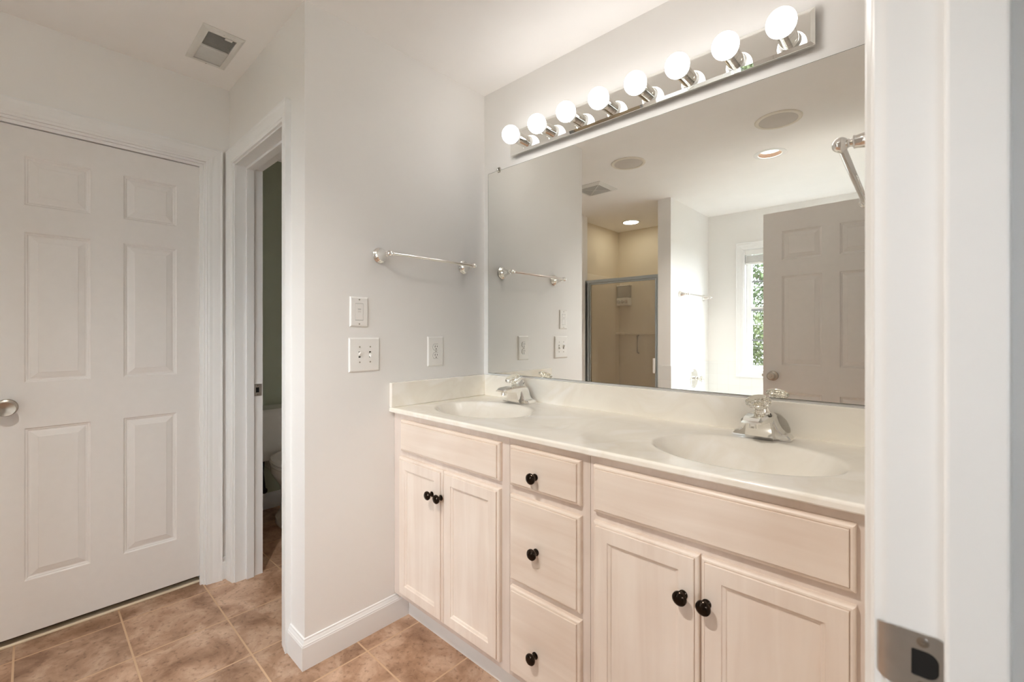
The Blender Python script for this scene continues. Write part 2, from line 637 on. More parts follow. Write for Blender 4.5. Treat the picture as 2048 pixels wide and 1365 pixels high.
# bedroom the camera stands next to: it lets daylight in through the entry
struct('floor_bedroom', MB().slab(ZF, -0.05, 0.0, 1.69, 4.5, -3.384, 1.2), M['carpet'], 'beige bedroom carpet beyond the entry', 'floor')
struct('ceiling_bedroom', MB().slab(ZF, CEIL, CEIL + 0.02, 1.745, 4.5, -3.384, 1.2), M['ceiling'], 'bedroom ceiling beyond the entry', 'ceiling')
struct('wall_bedroom_far', MB().slab(XF, 4.38, 4.5, -3.384, 1.2, 0, CEIL), M['wall'], 'far bedroom wall', 'wall')
struct('wall_bedroom_north', MB().slab(YF, 1.08, 1.2, 1.745, 4.38, 0, CEIL), M['wall'], 'bedroom wall on the vanity side', 'wall')
struct('wall_bedroom_south', MB().slab(YF, -3.384, YB, 1.745, 4.38, 0, CEIL, holes=[(2.35, 3.5, 1.15, 1.48)]), M['wall'], 'bedroom wall on the tub side with an added opening for daylight', 'wall')  # unseen opening, added and sized to send daylight through the entry
struct('wall_bedroom_near', MB().slab(XF, 1.69, 1.745, 0.0, 1.2, 0, CEIL), M['wall'], 'short bedroom wall beyond the mirror wall', 'wall')

# baseboards: (distance from wall, height) profile
BB = [(0, 0), (0.014, 0), (0.014, 0.082), (0.0125, 0.086), (0.0125, 0.089), (0.010, 0.092), (0.008, 0.097), (0.0055, 0.1015), (0.005, 0.107), (0.0, 0.1085)]


def run_profile(mb, prof, p0, p1, nrm, m0=0.0, m1=0.0):
    """sweep (out, up) along p0->p1; m0/m1: mitre factor at the ends (length gained per metre out)"""
    p0, p1, nrm = Vector(p0), Vector(p1), Vector(nrm)
    d = (p1 - p0).normalized()
    a = [p0 + nrm * o - d * (o * m0) + Vector((0, 0, h)) for o, h in prof]
    b = [p1 + nrm * o + d * (o * m1) + Vector((0, 0, h)) for o, h in prof]
    mb.loops([a, b])


mb = MB()
run_profile(mb, BB, (0, YW, 0), (0, -0.468, 0), (1, 0, 0), 1.0, 0)
struct('baseboard_side', mb, M['trim'], 'white moulded baseboard along the side wall', 'baseboard')
mb = MB()
run_profile(mb, BB, (-0.124, YW, 0), (0, YW, 0), (0, -1, 0), 0, 1.0)
struct('baseboard_doorway', mb, M['trim'], 'short white baseboard right of the toilet room doorway', 'baseboard')
mb = MB()
run_profile(mb, BB, (XD, -0.937, 0), (XD, YW, 0), (1, 0, 0), 0, 0)
struct('baseboard_corner', mb, M['trim'], 'sliver of baseboard in the corner between two door casings', 'baseboard')
mb = MB()
run_profile(mb, BB, (XD, YP, 0), (XD, -1.775, 0), (1, 0, 0), 0, 0)
struct('baseboard_left', mb, M['trim'], 'white baseboard on the left wall beside the shower', 'baseboard')
mb = MB()
run_profile(mb, BB, (XR, -0.954, 0), (XR, -0.58, 0), (-1, 0, 0), 0, 0)
struct('baseboard_right', mb, M['trim'], 'white baseboard between vanity and entry casing', 'baseboard')
mb = MB()
run_profile(mb, BB, (-1.70, -0.785, 0), (-1.70, 0.0, 0), (1, 0, 0), 0, 0)
struct('baseboard_toilet', mb, M['trim'], 'white baseboard behind the toilet', 'baseboard')

# casing profile (across from inner edge, out from wall): colonial
CW = 0.067
CP = [(0, 0), (0, 0.009), (0.004, 0.0105), (0.010, 0.0105), (0.013, 0.0125), (0.026, 0.0135), (0.036, 0.016), (0.048, 0.0185), (0.058, 0.019), (0.062, 0.021), (0.067, 0.021), (0.067, 0)]


def casing(mb, fn, u0, u1, top, bottom=0.0, full=False):
    """mitred casing round an opening u0..u1 up to top; fn(u, z, out)"""
    def col(s):   # inner/outer outline at offset s
        pts = [(u0 - s, bottom - (s if full else 0)), (u0 - s, top + s), (u1 + s, top + s), (u1 + s, bottom - (s if full else 0))]
        return pts
    rings = []
    for s, o in CP:
        rings.append([fn(u, z, o) for u, z in col(s)])
    # rings are along the profile; bridge along the path instead
    n = 4
    vs = [[mb.bm.verts.new(p) for p in r] for r in rings]
    segs = [(0, 1), (1, 2), (2, 3)] + ([(3, 0)] if full else [])
    for i in range(len(vs)):
        j = (i + 1) % len(vs)
        for a, b in segs:
            try:
                mb.bm.faces.new((vs[i][a], vs[j][a], vs[j][b], vs[i][b]))
            except ValueError:
                pass
    if not full:
        mb.bm.faces.new([v[0] for v in vs])
        mb.bm.faces.new([v[3] for v in vs][::-1])


# trim_1: frame of the closed left door
mb = MB()
casing(mb, lambda u, z, o: Vector((XD + o, u, z)), -1.710, -1.006, 2.054)
mb.slab(XF, -1.02, XD, -1.722, -1.702, 0, 2.064)
mb.slab(XF, -1.02, XD, -1.014, -0.995, 0, 2.064)
mb.slab(XF, -1.02, XD, -1.702, -1.014, 2.044, 2.064)
# stops
mb.slab(XF, -0.929, -0.916, -1.702, -1.690, 0, 2.044)
mb.slab(XF, -0.929, -0.916, -1.026, -1.014, 0, 2.044)
mb.slab(XF, -0.929, -0.916, -1.690, -1.026, 2.032, 2.044)
struct('trim_1', mb, M['trim'], 'white casing and jamb around the closed left door', 'door frame')

# trim_2: frame of the toilet room doorway
mb = MB()
casing(mb, lambda u, z, o: Vector((u, YW - o, z)), -0.820, -0.193, 2.054)
mb.slab(YF, YW, -0.780, -0.833, -0.815, 0, 2.064)
mb.slab(YF, YW, -0.780, -0.200, -0.182, 0, 2.064)
mb.slab(YF, YW, -0.780, -0.815, -0.200, 2.047, 2.064)
mb.box(-0.815, -0.803, -0.857, -0.822, 0, 2.047, 0.002)
mb.box(-0.212, -0.200, -0.857, -0.822, 0, 2.047, 0.002)
mb.box(-0.803, -0.212, -0.857, -0.822, 2.035, 2.047, 0.002)
t2 = struct('trim_2', mb, M['trim'], 'white casing and jamb of the open toilet room doorway', 'door frame')
mb = MB()
mb.slab(lambda u, v, n: Vector((n, u, v)), -0.8151, -0.8135, -0.822, -0.785, 0.905, 0.965, holes=[(-0.812, -0.797, 0.922, 0.948)])
sp = obj('strike_plate', mb, M['steel'], t2)
sp['label'] = 'dark steel strike plate'
mb = MB().slab(XF, -0.8150, -0.8144, -0.812, -0.797, 0.922, 0.948)
obj('latch_hole', mb, M['black'], sp)
for zz in (0.913, 0.957):
    obj('screw', MB().lathe([(0.0035, 0), (0.0035, 0.0006), (0.002, 0.001)], Matrix.Translation((-0.8136, -0.8045, zz)) @ Matrix.Rotation(PI / 2, 4, 'Y'), 12), M['nickel'], sp)

# trim_3: frame of the entry doorway the camera looks through
mb = MB()
casing(mb, lambda u, z, o: Vector((XR - o, u, z)), JY0 - 0.006, JY1 + 0.006, 2.054)
casing(mb, lambda u, z, o: Vector((1.745 + o, u, z)), JY0 - 0.006, JY1 + 0.006, 2.054)
for a, b in ((JY0 - 0.018, JY0), (JY1, JY1 + 0.018)):
    mb.slab(XF, XR, 1.745, a, b, 0, 2.064)
mb.slab(XF, XR, 1.745, JY0, JY1, 2.047, 2.064)
mb.box(1.671, 1.712, JY1 - 0.0115, JY1, 0, 2.047, 0.0035, 3)
mb.box(1.671, 1.712, JY0, JY0 + 0.0115, 0, 2.047, 0.0035, 3)
mb.box(1.671, 1.712, JY0 + 0.0115, JY1 - 0.0115, 2.0355, 2.047, 0.0035, 3)
t3 = struct('trim_3', mb, M['trim'], 'white entry door jamb and casing filling the right edge', 'door frame')


def strike():
    """full lip strike: flat plate with a D-shaped hole, lip curling round the jamb edge"""
    mb = MB()
    zc = 0.914
    y = JY1
    # plate outline with rounded right corners, hole in the middle
    x0, x1, h = 1.638, 1.6735, 0.0285
    hx0, hx1, hh = 1.649, 1.668, 0.0125
    outer, inner = [], []
    N = 64
    for k in range(N):
        a = 2 * PI * k / N
        c, s = math.cos(a), math.sin(a)
        # superellipse-like rounded rectangle
        def rr(cx_, cz_, hw, hz, rad, sq_left):
            q = 1e9
            if abs(c) > 1e-6:
                q = min(q, hw / abs(c))
            if abs(s) > 1e-6:
                q = min(q, hz / abs(s))
            px, pz = c * q, s * q
            dx, dz = abs(px) - (hw - rad), abs(pz) - (hz - rad)
            if dx > 0 and dz > 0 and not (sq_left and px < 0):
                L = math.hypot(dx, dz)
                f = rad / L if L > rad else 1
                px = math.copysign(hw - rad + dx * f, px)
                pz = math.copysign(hz - rad + dz * f, pz)
            return cx_ + px, cz_ + pz
        outer.append(rr((x0 + x1) / 2, zc, (x1 - x0) / 2, h, 0.008, True))
        inner.append(rr((hx0 + hx1) / 2, zc, (hx1 - hx0) / 2, hh, 0.0085, True))
    y1 = y - 0.0016
    O0 = [Vector((a, y, b)) for a, b in outer]
    O1 = [Vector((a, y1 + 0.0004, b)) for a, b in outer]
    O2 = [Vector((a + (-0.0005 if a > 1.66 else 0), y1, b * 1 + (0.0005 if b < zc else -0.0005))) for a, b in outer]
    I1 = [Vector((a, y1, b)) for a, b in inner]
    I0 = [Vector((a, y, b)) for a, b in inner]
    mb.loops([O0, O1, O2, I1, I0], False, False)
    # curved lip
    prof = [(1.6400, 0.0003), (1.6370, 0.0003), (1.6335, 0.0005), (1.6305, 0.0012), (1.6275, 0.0026), (1.6250, 0.0046), (1.6234, 0.0070), (1.6226, 0.0092)]
    hz = [0.0281, 0.0280, 0.0277, 0.0270, 0.0262, 0.0252, 0.0236, 0.0205]
    ra, rb = [], []
    top, bot = [], []
    for (px, dy), q in zip(prof, hz):
        ra.append([Vector((px, y1 + dy, zc - q)), Vector((px, y1 + dy, zc + q)), Vector((px + 0.0003, y1 + dy + 0.0016, zc + q)), Vector((px + 0.0003, y1 + dy + 0.0016, zc - q))])
    mb.loops(ra, smooth=True)
    return mb


sp3 = obj('strike_plate', strike(), M['steel'], t3)
sp3['label'] = 'worn steel strike plate with a curved lip'
obj('latch_hole', MB().slab(YF, JY1 - 0.0009, JY1 - 0.0004, 1.6485, 1.6685, 0.9010, 0.927), M['black'], sp3)
for zz in (0.9345, 0.8935):
    obj('screw', MB().lathe([(0.0045, 0), (0.0045, 0.0005), (0.0032, 0.0009), (0.0014, 0.0009), (0.0012, 0.0003)], Matrix.Translation((1.657, JY1 - 0.0016, zz)) @ Matrix.Rotation(PI / 2, 4, 'X'), 20), M['nickel'], sp3)

# threshold strip under the closed door
struct('trim_4', MB().box(-0.992, -0.947, -1.70, -1.016, 0, 0.012, 0.004), M['strip'], 'pale strip under the closed left door', 'threshold')

# ------------------------------------------------------------------ doors
PANELS = [(0.100, 0.290, 0.218, 0.818), (0.395, 0.585, 0.218, 0.818), (0.100, 0.290, 0.998, 1.590), (0.395, 0.585, 0.998, 1.590), (0.100, 0.290, 1.696, 1.888), (0.395, 0.585, 1.696, 1.888)]


def door_leaf(w, h, t, panels, fn):
    """moulded six panel leaf; fn(u, v, n), n from 0 (back) to t (front)"""
    mb = MB()
    mb.slab(fn, 0, t, 0, w, 0, h, holes=panels, sides=False)
    mb.rects([(0, w, 0, h, 0), (0, w, 0, h, t)], fn, False, False)
    prof = [(0, 0), (0.004, 0.005), (0.008, 0.0055), (0.011, 0.0085), (0.015, 0.0085), (0.019, 0.0068), (0.037, 0.0022), (0.0385, 0.0012)]
    for a, b, c, d in panels:
        for sgn in (1, -1):
            rings = []
            for i, dep in prof:
                n = t - dep if sgn > 0 else dep
                rings.append((a + i, b - i, c + i, d - i, n))
            mb.rects(rings, fn, False, True)
    return mb


def knob_set(parent, loc, rot, privacy=False, style='concave'):
    """rosette + knob along local +z"""
    mtx = Matrix.Translation(loc) @ rot
    rose = obj('rosette', MB().lathe([(0.0325, 0), (0.0325, 0.003), (0.030, 0.007), (0.022, 0.010), (0.013, 0.012), (0.013, 0.016)], mtx), M['nickel'], parent)
    if style == 'concave':
        prof = [(0.012, 0.012), (0.0125, 0.022), (0.016, 0.030), (0.023, 0.040), (0.0272, 0.050), (0.0275, 0.054), (0.0262, 0.057), (0.0235, 0.0565), (0.014, 0.0525), (0.004, 0.0515), (0.0, 0.0515)]
    else:
        prof = [(0.012, 0.012), (0.014, 0.022), (0.022, 0.032), (0.0262, 0.042), (0.0265, 0.050), (0.0235, 0.056), (0.019, 0.0585), (0.018, 0.057), (0.010, 0.0565), (0.0, 0.0565)]
    kn = obj('knob', MB().lathe(prof, mtx, 40), M['nickel'], parent)
    if style != 'concave':
        obj('lock_button', MB().lathe([(0.0075, 0.055), (0.0075, 0.0600), (0.006, 0.0612), (0.0, 0.0612)], mtx, 20), M['nickel'], kn)


d1 = struct('door_1', door_leaf(0.685, 1.988, 0.035, [(a, b_, c - 0.012, d - 0.012) for a, b_, c, d in PANELS], lambda u, v, n: Vector((-0.965 + n, -1.700 + u, 0.042 + v))), M['door'], 'closed white six panel door on the left', 'door')
knob_set(d1, Vector((-0.930, -1.647, 0.936)), Matrix.Rotation(PI / 2, 4, 'Y'))

# entry door swung open, seen in the mirror
EH = Vector((1.6175, -1.7865))
ed = (Vector((0.856, -1.8265)) - EH).normalized()
en = Vector((ed.y, -ed.x))          # toward the mirror wall
if en.y < 0:
    en = -en
EW = 0.762
pw = [(0.112, 0.335, c, d) for c, d in ((0.218, 0.818), (0.998, 1.590), (1.696, 1.888))] + [(0.427, 0.650, c, d) for c, d in ((0.218, 0.818), (0.998, 1.590), (1.696, 1.888))]


def efn(u, v, n):
    p = EH + ed * (EW - u) + en * (n - 0.035)
    return Vector((p.x, p.y, 0.012 + v))


d2 = struct('door_2', door_leaf(EW, 2.020, 0.035, pw, efn), M['door'], 'open white entry door seen in the mirror', 'door')
kp = EH + ed * (EW - 0.060)
rotn = Vector((en.x, en.y, 0)).to_track_quat('Z', 'Y').to_matrix().to_4x4()
knob_set(d2, Vector((kp.x, kp.y, 0.935)), rotn, style='lock')
kb = kp - en * 0.035
rotb = Vector((-en.x, -en.y, 0)).to_track_quat('Z', 'Y').to_matrix().to_4x4()
knob_set(d2, Vector((kb.x, kb.y, 0.935)), rotb)
lp = EH + ed * (EW + 0.001) - en * 0.0175
mb = MB()
mb.box(-0.001, 0.0015, -0.012, 0.012, -0.028, 0.028)
mb.box(0.0015, 0.011, -0.006, 0.006, -0.008, 0.008, 0.001)
lm = Matrix.Translation((lp.x, lp.y, 0.935)) @ Matrix.Rotation(math.atan2(ed.y, ed.x), 4, 'Z')
mb.bm.transform(lm)
obj('latch', mb, M['nickel'], d2)
for hz in (0.25, 1.02, 1.80):
    obj('hinge', MB().tube((EH.x + 0.004, EH.y + 0.008, hz - 0.045), (EH.x + 0.004, EH.y + 0.008, hz + 0.045), 0.006, 12), M['nickel'], d2)

# ------------------------------------------------------------------ vanity mirror and light bar
mx0, mx1, mz0, mz1 = 0.035, 1.600, 1.0200, 2.0300
mb = MB()
mb.face([Vector((mx0, -0.006, mz0)), Vector((mx1, -0.006, mz0)), Vector((mx1, -0.006, mz1)), Vector((mx0, -0.006, mz1))])
mir = thing('wall_mirror_panel', 'large frameless wall mirror above the vanity', 'mirror', (0.8, 0, mz0))
mir.name = 'vanity_mirror'
mb = MB().slab(YF, -0.0059, -0.0015, mx0, mx1, mz0, mz1, front=False)
mbf = MB()
mbf.slab(YF, -0.006, -0.0058, mx0 + 0.0012, mx1 - 0.0012, mz0 + 0.0012, mz1 - 0.0012)
obj('mirror_glass', mbf, M['mirror'], mir)
obj('mirror_backing', mb, M['mirror_edge'], mir)
for cxx in (0.111,):
    mb = MB()
    mb.box(cxx - 0.008, cxx + 0.008, -0.0095, -0.0002, mz1 + 0.0004, mz1 + 0.015, 0.002)
    mb.box(cxx - 0.008, cxx + 0.008, -0.0095, -0.0064, mz1 - 0.010, mz1 + 0.004, 0.0012)
    c = obj('mirror_clip', mb, M['clip'], mir)
    c['label'] = 'clear plastic mirror clip'

FX0, FX1, FZ0, FZ1 = 0.209, 1.426, 2.0695, 2.180
lb = thing('vanity_light_bar', 'long mirrored light bar with eight lit globe bulbs above the mirror', 'light fixture', (0.8175, 0, 2.125))
mb = MB()
b = 0.011
mb.rects([(FX0 + .004, FX1 - .004, FZ0 + .004, FZ1 - .004, -0.0005), (FX0 + .004, FX1 - .004, FZ0 + .004, FZ1 - .004, -0.022), (FX0, FX1, FZ0, FZ1, -0.0222), (FX0, FX1, FZ0, FZ1, -0.0262), (FX0 + b, FX1 - b, FZ0 + b, FZ1 - b, -0.0300)], YF)
obj('back_plate', mb, M['fixmirror'], lb)
BZ, BY, BR = 2.1262, -0.102, 0.0400
sm = Matrix.Translation((0, 0, 0)) @ Matrix.Rotation(PI / 2, 4, 'X')     # local z -> -y
sock = MB().lathe([(0.0262, 0.0295), (0.0262, 0.0455), (0.0250, 0.0458), (0.0250, 0.0472), (0.0265, 0.0475), (0.0265, 0.0640), (0.0240, 0.0645), (0.0137, 0.0645)], sm, 36).finish('socket', M['chrome'])
bulb_prof = []
for k in range(21):
    a = PI * k / 20
    bulb_prof.append((BR * math.sin(a), -BY + BR * math.cos(a)))
bulb_prof = [(BR * math.sin(math.radians(a)), -BY + BR * math.cos(math.radians(a))) for a in range(0, 129, 4)]
r_end, h_end = bulb_prof[-1]
bulbm = MB().lathe(bulb_prof, sm, 40, cap1=False).finish('bulb', M['bulb'])
collar_m = MB().lathe([(r_end, h_end), (r_end - 0.0006, h_end - 0.002), (0.0275, h_end - 0.0075), (0.0262, h_end - 0.010), (0.0262, 0.0640)], sm, 40, cap0=False, cap1=False).finish('bulb_collar', M['plate'])
for i in range(8):
    x = 0.2805 + i * 0.1534
    s = part('socket', sock, lb, (x - 0.8175, 0, BZ - 2.125))
    part('bulb', bulbm, s)
    part('bulb_collar', collar_m, s)

# ------------------------------------------------------------------ vanity cabinets
FY, DY = -0.530, -0.550          # face frame front, door fronts
CB, CT = 0.117, 0.889            # cabinet bottom / top
knob_m = MB().lathe([(0.0105, 0), (0.0105, 0.002), (0.0075, 0.004), (0.0058, 0.008), (0.006, 0.013), (0.010, 0.0155), (0.0150, 0.018), (0.0168, 0.0215), (0.0163, 0.0255), (0.0125, 0.0295), (0.006, 0.0315), (0.0, 0.032)], Matrix.Rotation(PI / 2, 4, 'X'), 32).finish('knob', M['bronze'])
EDGE = [(0, 0.0), (0, 0.0105), (0.0015, 0.0135), (0.0045, 0.0155), (0.0085, 0.0160), (0.0088, 0.0138), (0.0097, 0.0138), (0.0100, 0.0188), (0.0110, 0.0200)]


def front(name, x0, x1, z0, z1, parent, material, panel=None):
    mb = MB()
    rings = [(x0 + i, x1 - i, z0 + i, z1 - i, FY - n - 0.0004) for i, n in EDGE]
    if panel:
        s = panel
        rings += [(x0 + s, x1 - s, z0 + s, z1 - s, DY - 0.0004), (x0 + s + .0015, x1 - s - .0015, z0 + s + .0015, z1 - s - .0015, DY + 0.003),
                  (x0 + s + .008, x1 - s - .008, z0 + s + .008, z1 - s - .008, DY + 0.005), (x0 + s + .0095, x1 - s - .0095, z0 + s + .0095, z1 - s - .0095, DY + 0.0085)]
    mb.rects(rings, YF)
    return obj(name, mb, material, parent)


def cabinet(name, label, x0, x1, items, fillL=False):
    root = thing(name, label, 'cabinet', ((x0 + x1) / 2, FY, 0))
    mb = MB()
    holes = []
    for kind, a, b_, c, d, *r in items:
        holes.append((a + 0.012, b_ - 0.012, c + 0.012, d - 0.012))
    mb.slab(YF, FY, FY + 0.019, x0 + 0.0006, x1 - 0.0006, CB, CT, holes=holes)
    obj('face_frame', mb, M['wood_f'], root)
    mb = MB()
    mb.box(x0 + 0.0006, x0 + 0.013, FY + 0.0195, -0.03, CB, CT)
    mb.box(x1 - 0.013, x1 - 0.0006, FY + 0.0195, -0.03, CB, CT)
    mb.box(x0 + 0.013, x1 - 0.013, FY + 0.0195, -0.03, CB, CB + 0.013)
    mb.box(x0 + 0.013, x1 - 0.013, -0.036, -0.03, CB + 0.013, 0.70)
    obj('carcass', mb, M['wood_f'], root)
    obj('toe_kick', MB().box(max(x0, 0.0145) + 0.0006, x1 - 0.0006, -0.468, -0.455, 0.0, CB - 0.0005), M['kick'], root)
    for kind, a, b_, c, d, *r in items:
        if kind == 'door':
            o = front('door', a, b_, c, d, root, M['wood_v'], 0.046)
        elif kind == 'drawer':
            o = front('drawer', a, b_, c, d, root, M['wood_h'])
        else:
            o = front('false_front', a, b_, c, d, root, M['wood_h'])
        if r:
            part('knob', knob_m, o, Vector((r[0], DY - 0.0004, r[1])) - wloc(o))
    return root


cabinet('sink_cabinet', 'pale maple sink cabinet under the left basin beside the side wall', 0.001, 0.674,
        [('false', 0.069, 0.641, 0.737, 0.864), ('door', 0.058, 0.347, 0.142, 0.711, 0.289, 0.611), ('door', 0.350, 0.639, 0.142, 0.711, 0.343, 0.611)])
cabinet('drawer_cabinet', 'narrow pale maple drawer cabinet in the middle with three drawers', 0.674, 0.980,
        [('drawer', 0.687, 0.955, 0.738, 0.865, 0.797, 0.787), ('drawer', 0.687, 0.955, 0.437, 0.709, 0.801, 0.562), ('drawer', 0.687, 0.955, 0.142, 0.416, 0.797, 0.248)])
cabinet('sink_cabinet', 'pale maple sink cabinet under the right basin beside the entry jamb', 0.980, 1.629,
        [('false', 0.997, 1.566, 0.737, 0.865), ('door', 0.997, 1.280, 0.142, 0.712, 1.246, 0.612), ('door', 1.284, 1.566, 0.142, 0.712, 1.299, 0.612)])

# ------------------------------------------------------------------ worktop with two basins
ZC = 0.9085
FRONT = -0.5555
SINKS = [(0.312, -0.305), (1.300, -0.305)]
SA, SB, SD = 0.232, 0.170, 0.125


def topz(x, y):
    z = ZC
    for sx_, sy_ in SINKS:
        r = math.hypot((x - sx_) / SA, (y - sy_) / SB)
        b_ = SD * (1 - min(r, 1.3) ** 2.3)
        z -= 0.5 * (b_ + math.sqrt(b_ * b_ + 0.006 ** 2)) - (0.5 * (-0.1 + math.sqrt(0.01 + 0.000036)) if r > 1.2 else 0)
    dl = y - FRONT
    if dl < 0.006:
        z -= 0.006 - math.sqrt(max(0, 0.006 ** 2 - (0.006 - dl) ** 2))
    return z


mb = MB()
xs = [0.001 + (1.6285) * i / 400 for i in range(401)]
ys = [FRONT, FRONT + 0.0006, FRONT + 0.0018, FRONT + 0.0035, FRONT + 0.006] + [FRONT + 0.006 + (0 - 0.001 - FRONT - 0.006) * j / 132 for j in range(1, 133)]
grid = [[mb.bm.verts.new((x, y, topz(x, y))) for y in ys] for x in xs]
for i in range(len(xs) - 1):
    for j in range(len(ys) - 1):
        f = mb.bm.faces.new((grid[i][j], grid[i + 1][j], grid[i + 1][j + 1], grid[i][j + 1]))
        f.smooth = True
# front skirt, ends, underside lip
zb = 0.8895
low = [[mb.bm.verts.new((x, y, z)) for x in (xs[0], xs[-1])] for y, z in ((FRONT, zb + 0.003), (FRONT + 0.002, zb), (FRONT + 0.06, zb))]
top = [grid[0][0], grid[-1][0]]
row0 = [grid[i][0] for i in range(len(xs))]
mb.bm.faces.new(row0 + [low[0][1], low[0][0]])
mb.bm.faces.new((low[0][0], low[0][1], low[1][1], low[1][0]))
mb.bm.faces.new((low[1][0], low[1][1], low[2][1], low[2][0]))
wt = thing('vanity_worktop', 'cream cultured marble vanity top with two moulded oval basins', 'countertop', (0.815, -0.28, ZC - 0.018))
obj('countertop', mb, M['marble'], wt)
mb = MB()
mb.box(0.021, 1.6285, -0.019, -0.0008, ZC - 0.003, 1.0126, 0.003, 3)
obj('backsplash', mb, M['marble'], wt)
mb = MB()
mb.box(0.0012, 0.0205, FRONT, -0.0008, ZC + 0.0004, 1.0126, 0.003, 3)
obj('side_splash', mb, M['marble'], wt)
for sx_, sy_ in SINKS:
    zz = topz(sx_, sy_ + 0.02)
    dr = obj('drain', MB().lathe([(0.022, 0.0), (0.022, 0.003), (0.018, 0.004), (0.016, 0.002)], Matrix.Translation((sx_, sy_ + 0.02, zz - 0.0005)), 28), M['chrome'], wt)
    obj('stopper', MB().lathe([(0.015, 0.002), (0.015, 0.004), (0.008, 0.006), (0, 0.0065)], Matrix.Translation((sx_, sy_ + 0.02, zz - 0.0005)), 24), M['chrome'], dr)

# ------------------------------------------------------------------ faucets
def faucet(x, label):
    root = thing('faucet', label, 'faucet', (x, -0.080, ZC + 0.0006), group=None)
    # flared body: front outline swept through depth (local x, z)
    half = [(0.080, 0.0), (0.080, 0.006), (0.072, 0.0160), (0.060, 0.0185), (0.050, 0.0260), (0.042, 0.0400), (0.036, 0.0570), (0.028, 0.0690), (0.020, 0.0750)]
    pts = half + [(-a, b_) for a, b_ in half[::-1]]
    mb = MB()
    rings = []
    for y, s, zs in ((-0.027, 0.955, 0.90), (-0.0225, 0.99, 1.0), (0.020, 1.0, 1.0), (0.0265, 0.97, 0.95)):
        rings.append([Vector((a * s, y, b_ * zs)) for a, b_ in pts])
    mb.loops(rings)
    # apron under the spout, standing on the worktop
    mb.loops([[Vector((-0.040, -0.020, 0.0)), Vector((0.040, -0.020, 0.0)), Vector((0.034, -0.020, 0.062)), Vector((-0.034, -0.020, 0.062))],
              [Vector((-0.038, -0.040, 0.0)), Vector((0.038, -0.040, 0.0)), Vector((0.031, -0.054, 0.0565)), Vector((-0.031, -0.054, 0.0565))]])
    obj('body', mb, M['chrome'], root, local=True)
    # spout: flat-topped wedge leaning forward over the basin
    secs = [(0.016, 0.036, 0.046, 0.0740), (-0.020, 0.0355, 0.052, 0.0770), (-0.060, 0.0325, 0.0530, 0.0760), (-0.095, 0.0300, 0.0550, 0.0740), (-0.112, 0.0285, 0.0560, 0.0720), (-0.124, 0.0255, 0.0575, 0.0650)]
    mb = MB()
    rings = []
    for y, hw, za, zb_ in secs:
        e = min(0.007, (zb_ - za) * 0.5)
        rings.append([Vector((-hw, y, za)), Vector((hw, y, za)), Vector((hw, y, zb_ - e)), Vector((hw * 0.76, y, zb_)), Vector((-hw * 0.76, y, zb_)), Vector((-hw, y, zb_ - e))])
    mb.loops(rings)
    sp_ = obj('spout', mb, M['chrome'], root, local=True)
    obj('aerator', MB().lathe([(0.0115, 0.0565), (0.0115, 0.042), (0.009, 0.0415)], Matrix.Translation((0, -0.101, 0)), 24), M['chrome'], sp_, local=True)
    # crest behind the knob
    mb = MB()
    mb.loops([[Vector((-0.022, 0.002, 0.072)), Vector((0.022, 0.002, 0.072)), Vector((0.022, 0.024, 0.066)), Vector((-0.022, 0.024, 0.066))],
              [Vector((-0.003, 0.0205, 0.100)), Vector((0.003, 0.0205, 0.100)), Vector((0.003, 0.0245, 0.100)), Vector((-0.003, 0.0245, 0.100))]])
    obj('crest', mb, M['chrome'], root, local=True)
    tilt = Matrix.Translation((0, -0.025, 0.0745)) @ Matrix.Rotation(math.radians(27), 4, 'X')
    obj('collar', MB().lathe([(0.0175, -0.010), (0.0175, 0.003), (0.013, 0.0055)], tilt, 24), M['chrome'], root, local=True)
    n = 48
    mb = MB()
    prof = [(0.0155, 0.0062), (0.0145, 0.017), (0.0155, 0.025), (0.0200, 0.030), (0.0290, 0.0345), (0.0345, 0.0390), (0.0342, 0.0425), (0.0310, 0.0455), (0.0260, 0.0465), (0.0, 0.0450)]
    rings = []
    for r, h in prof:
        ring = []
        for k in range(n):
            flute = 1.0 + (0.05 if (k % 4 < 2 and 0.005 < h < 0.036) else 0.0)
            a = 2 * PI * k / n
            rr_ = max(r, 1e-5) * flute
            ring.append(tilt @ Vector((rr_ * math.cos(a), rr_ * math.sin(a), h)))
        rings.append(ring)
    mb.loops(rings, smooth=False)
    kn = obj('handle', mb, M['acrylic'], root, local=True)
    kn['label'] = 'clear fluted acrylic knob handle'
    return root


faucet(0.312, 'chrome faucet with clear knob behind the left basin')
faucet(1.300, 'chrome faucet with clear knob behind the right basin')


# ------------------------------------------------------------------ towel bars
post_prof = [(0.0325, 0.0), (0.0325, 0.004), (0.0305, 0.006), (0.0285, 0.0075), (0.0285, 0.011), (0.0255, 0.0135), (0.0215, 0.019), (0.0165, 0.032), (0.0125, 0.045), (0.0105, 0.055), (0.0112, 0.0585), (0.0075, 0.060), (0.0062, 0.0635), (0.0075, 0.066)]


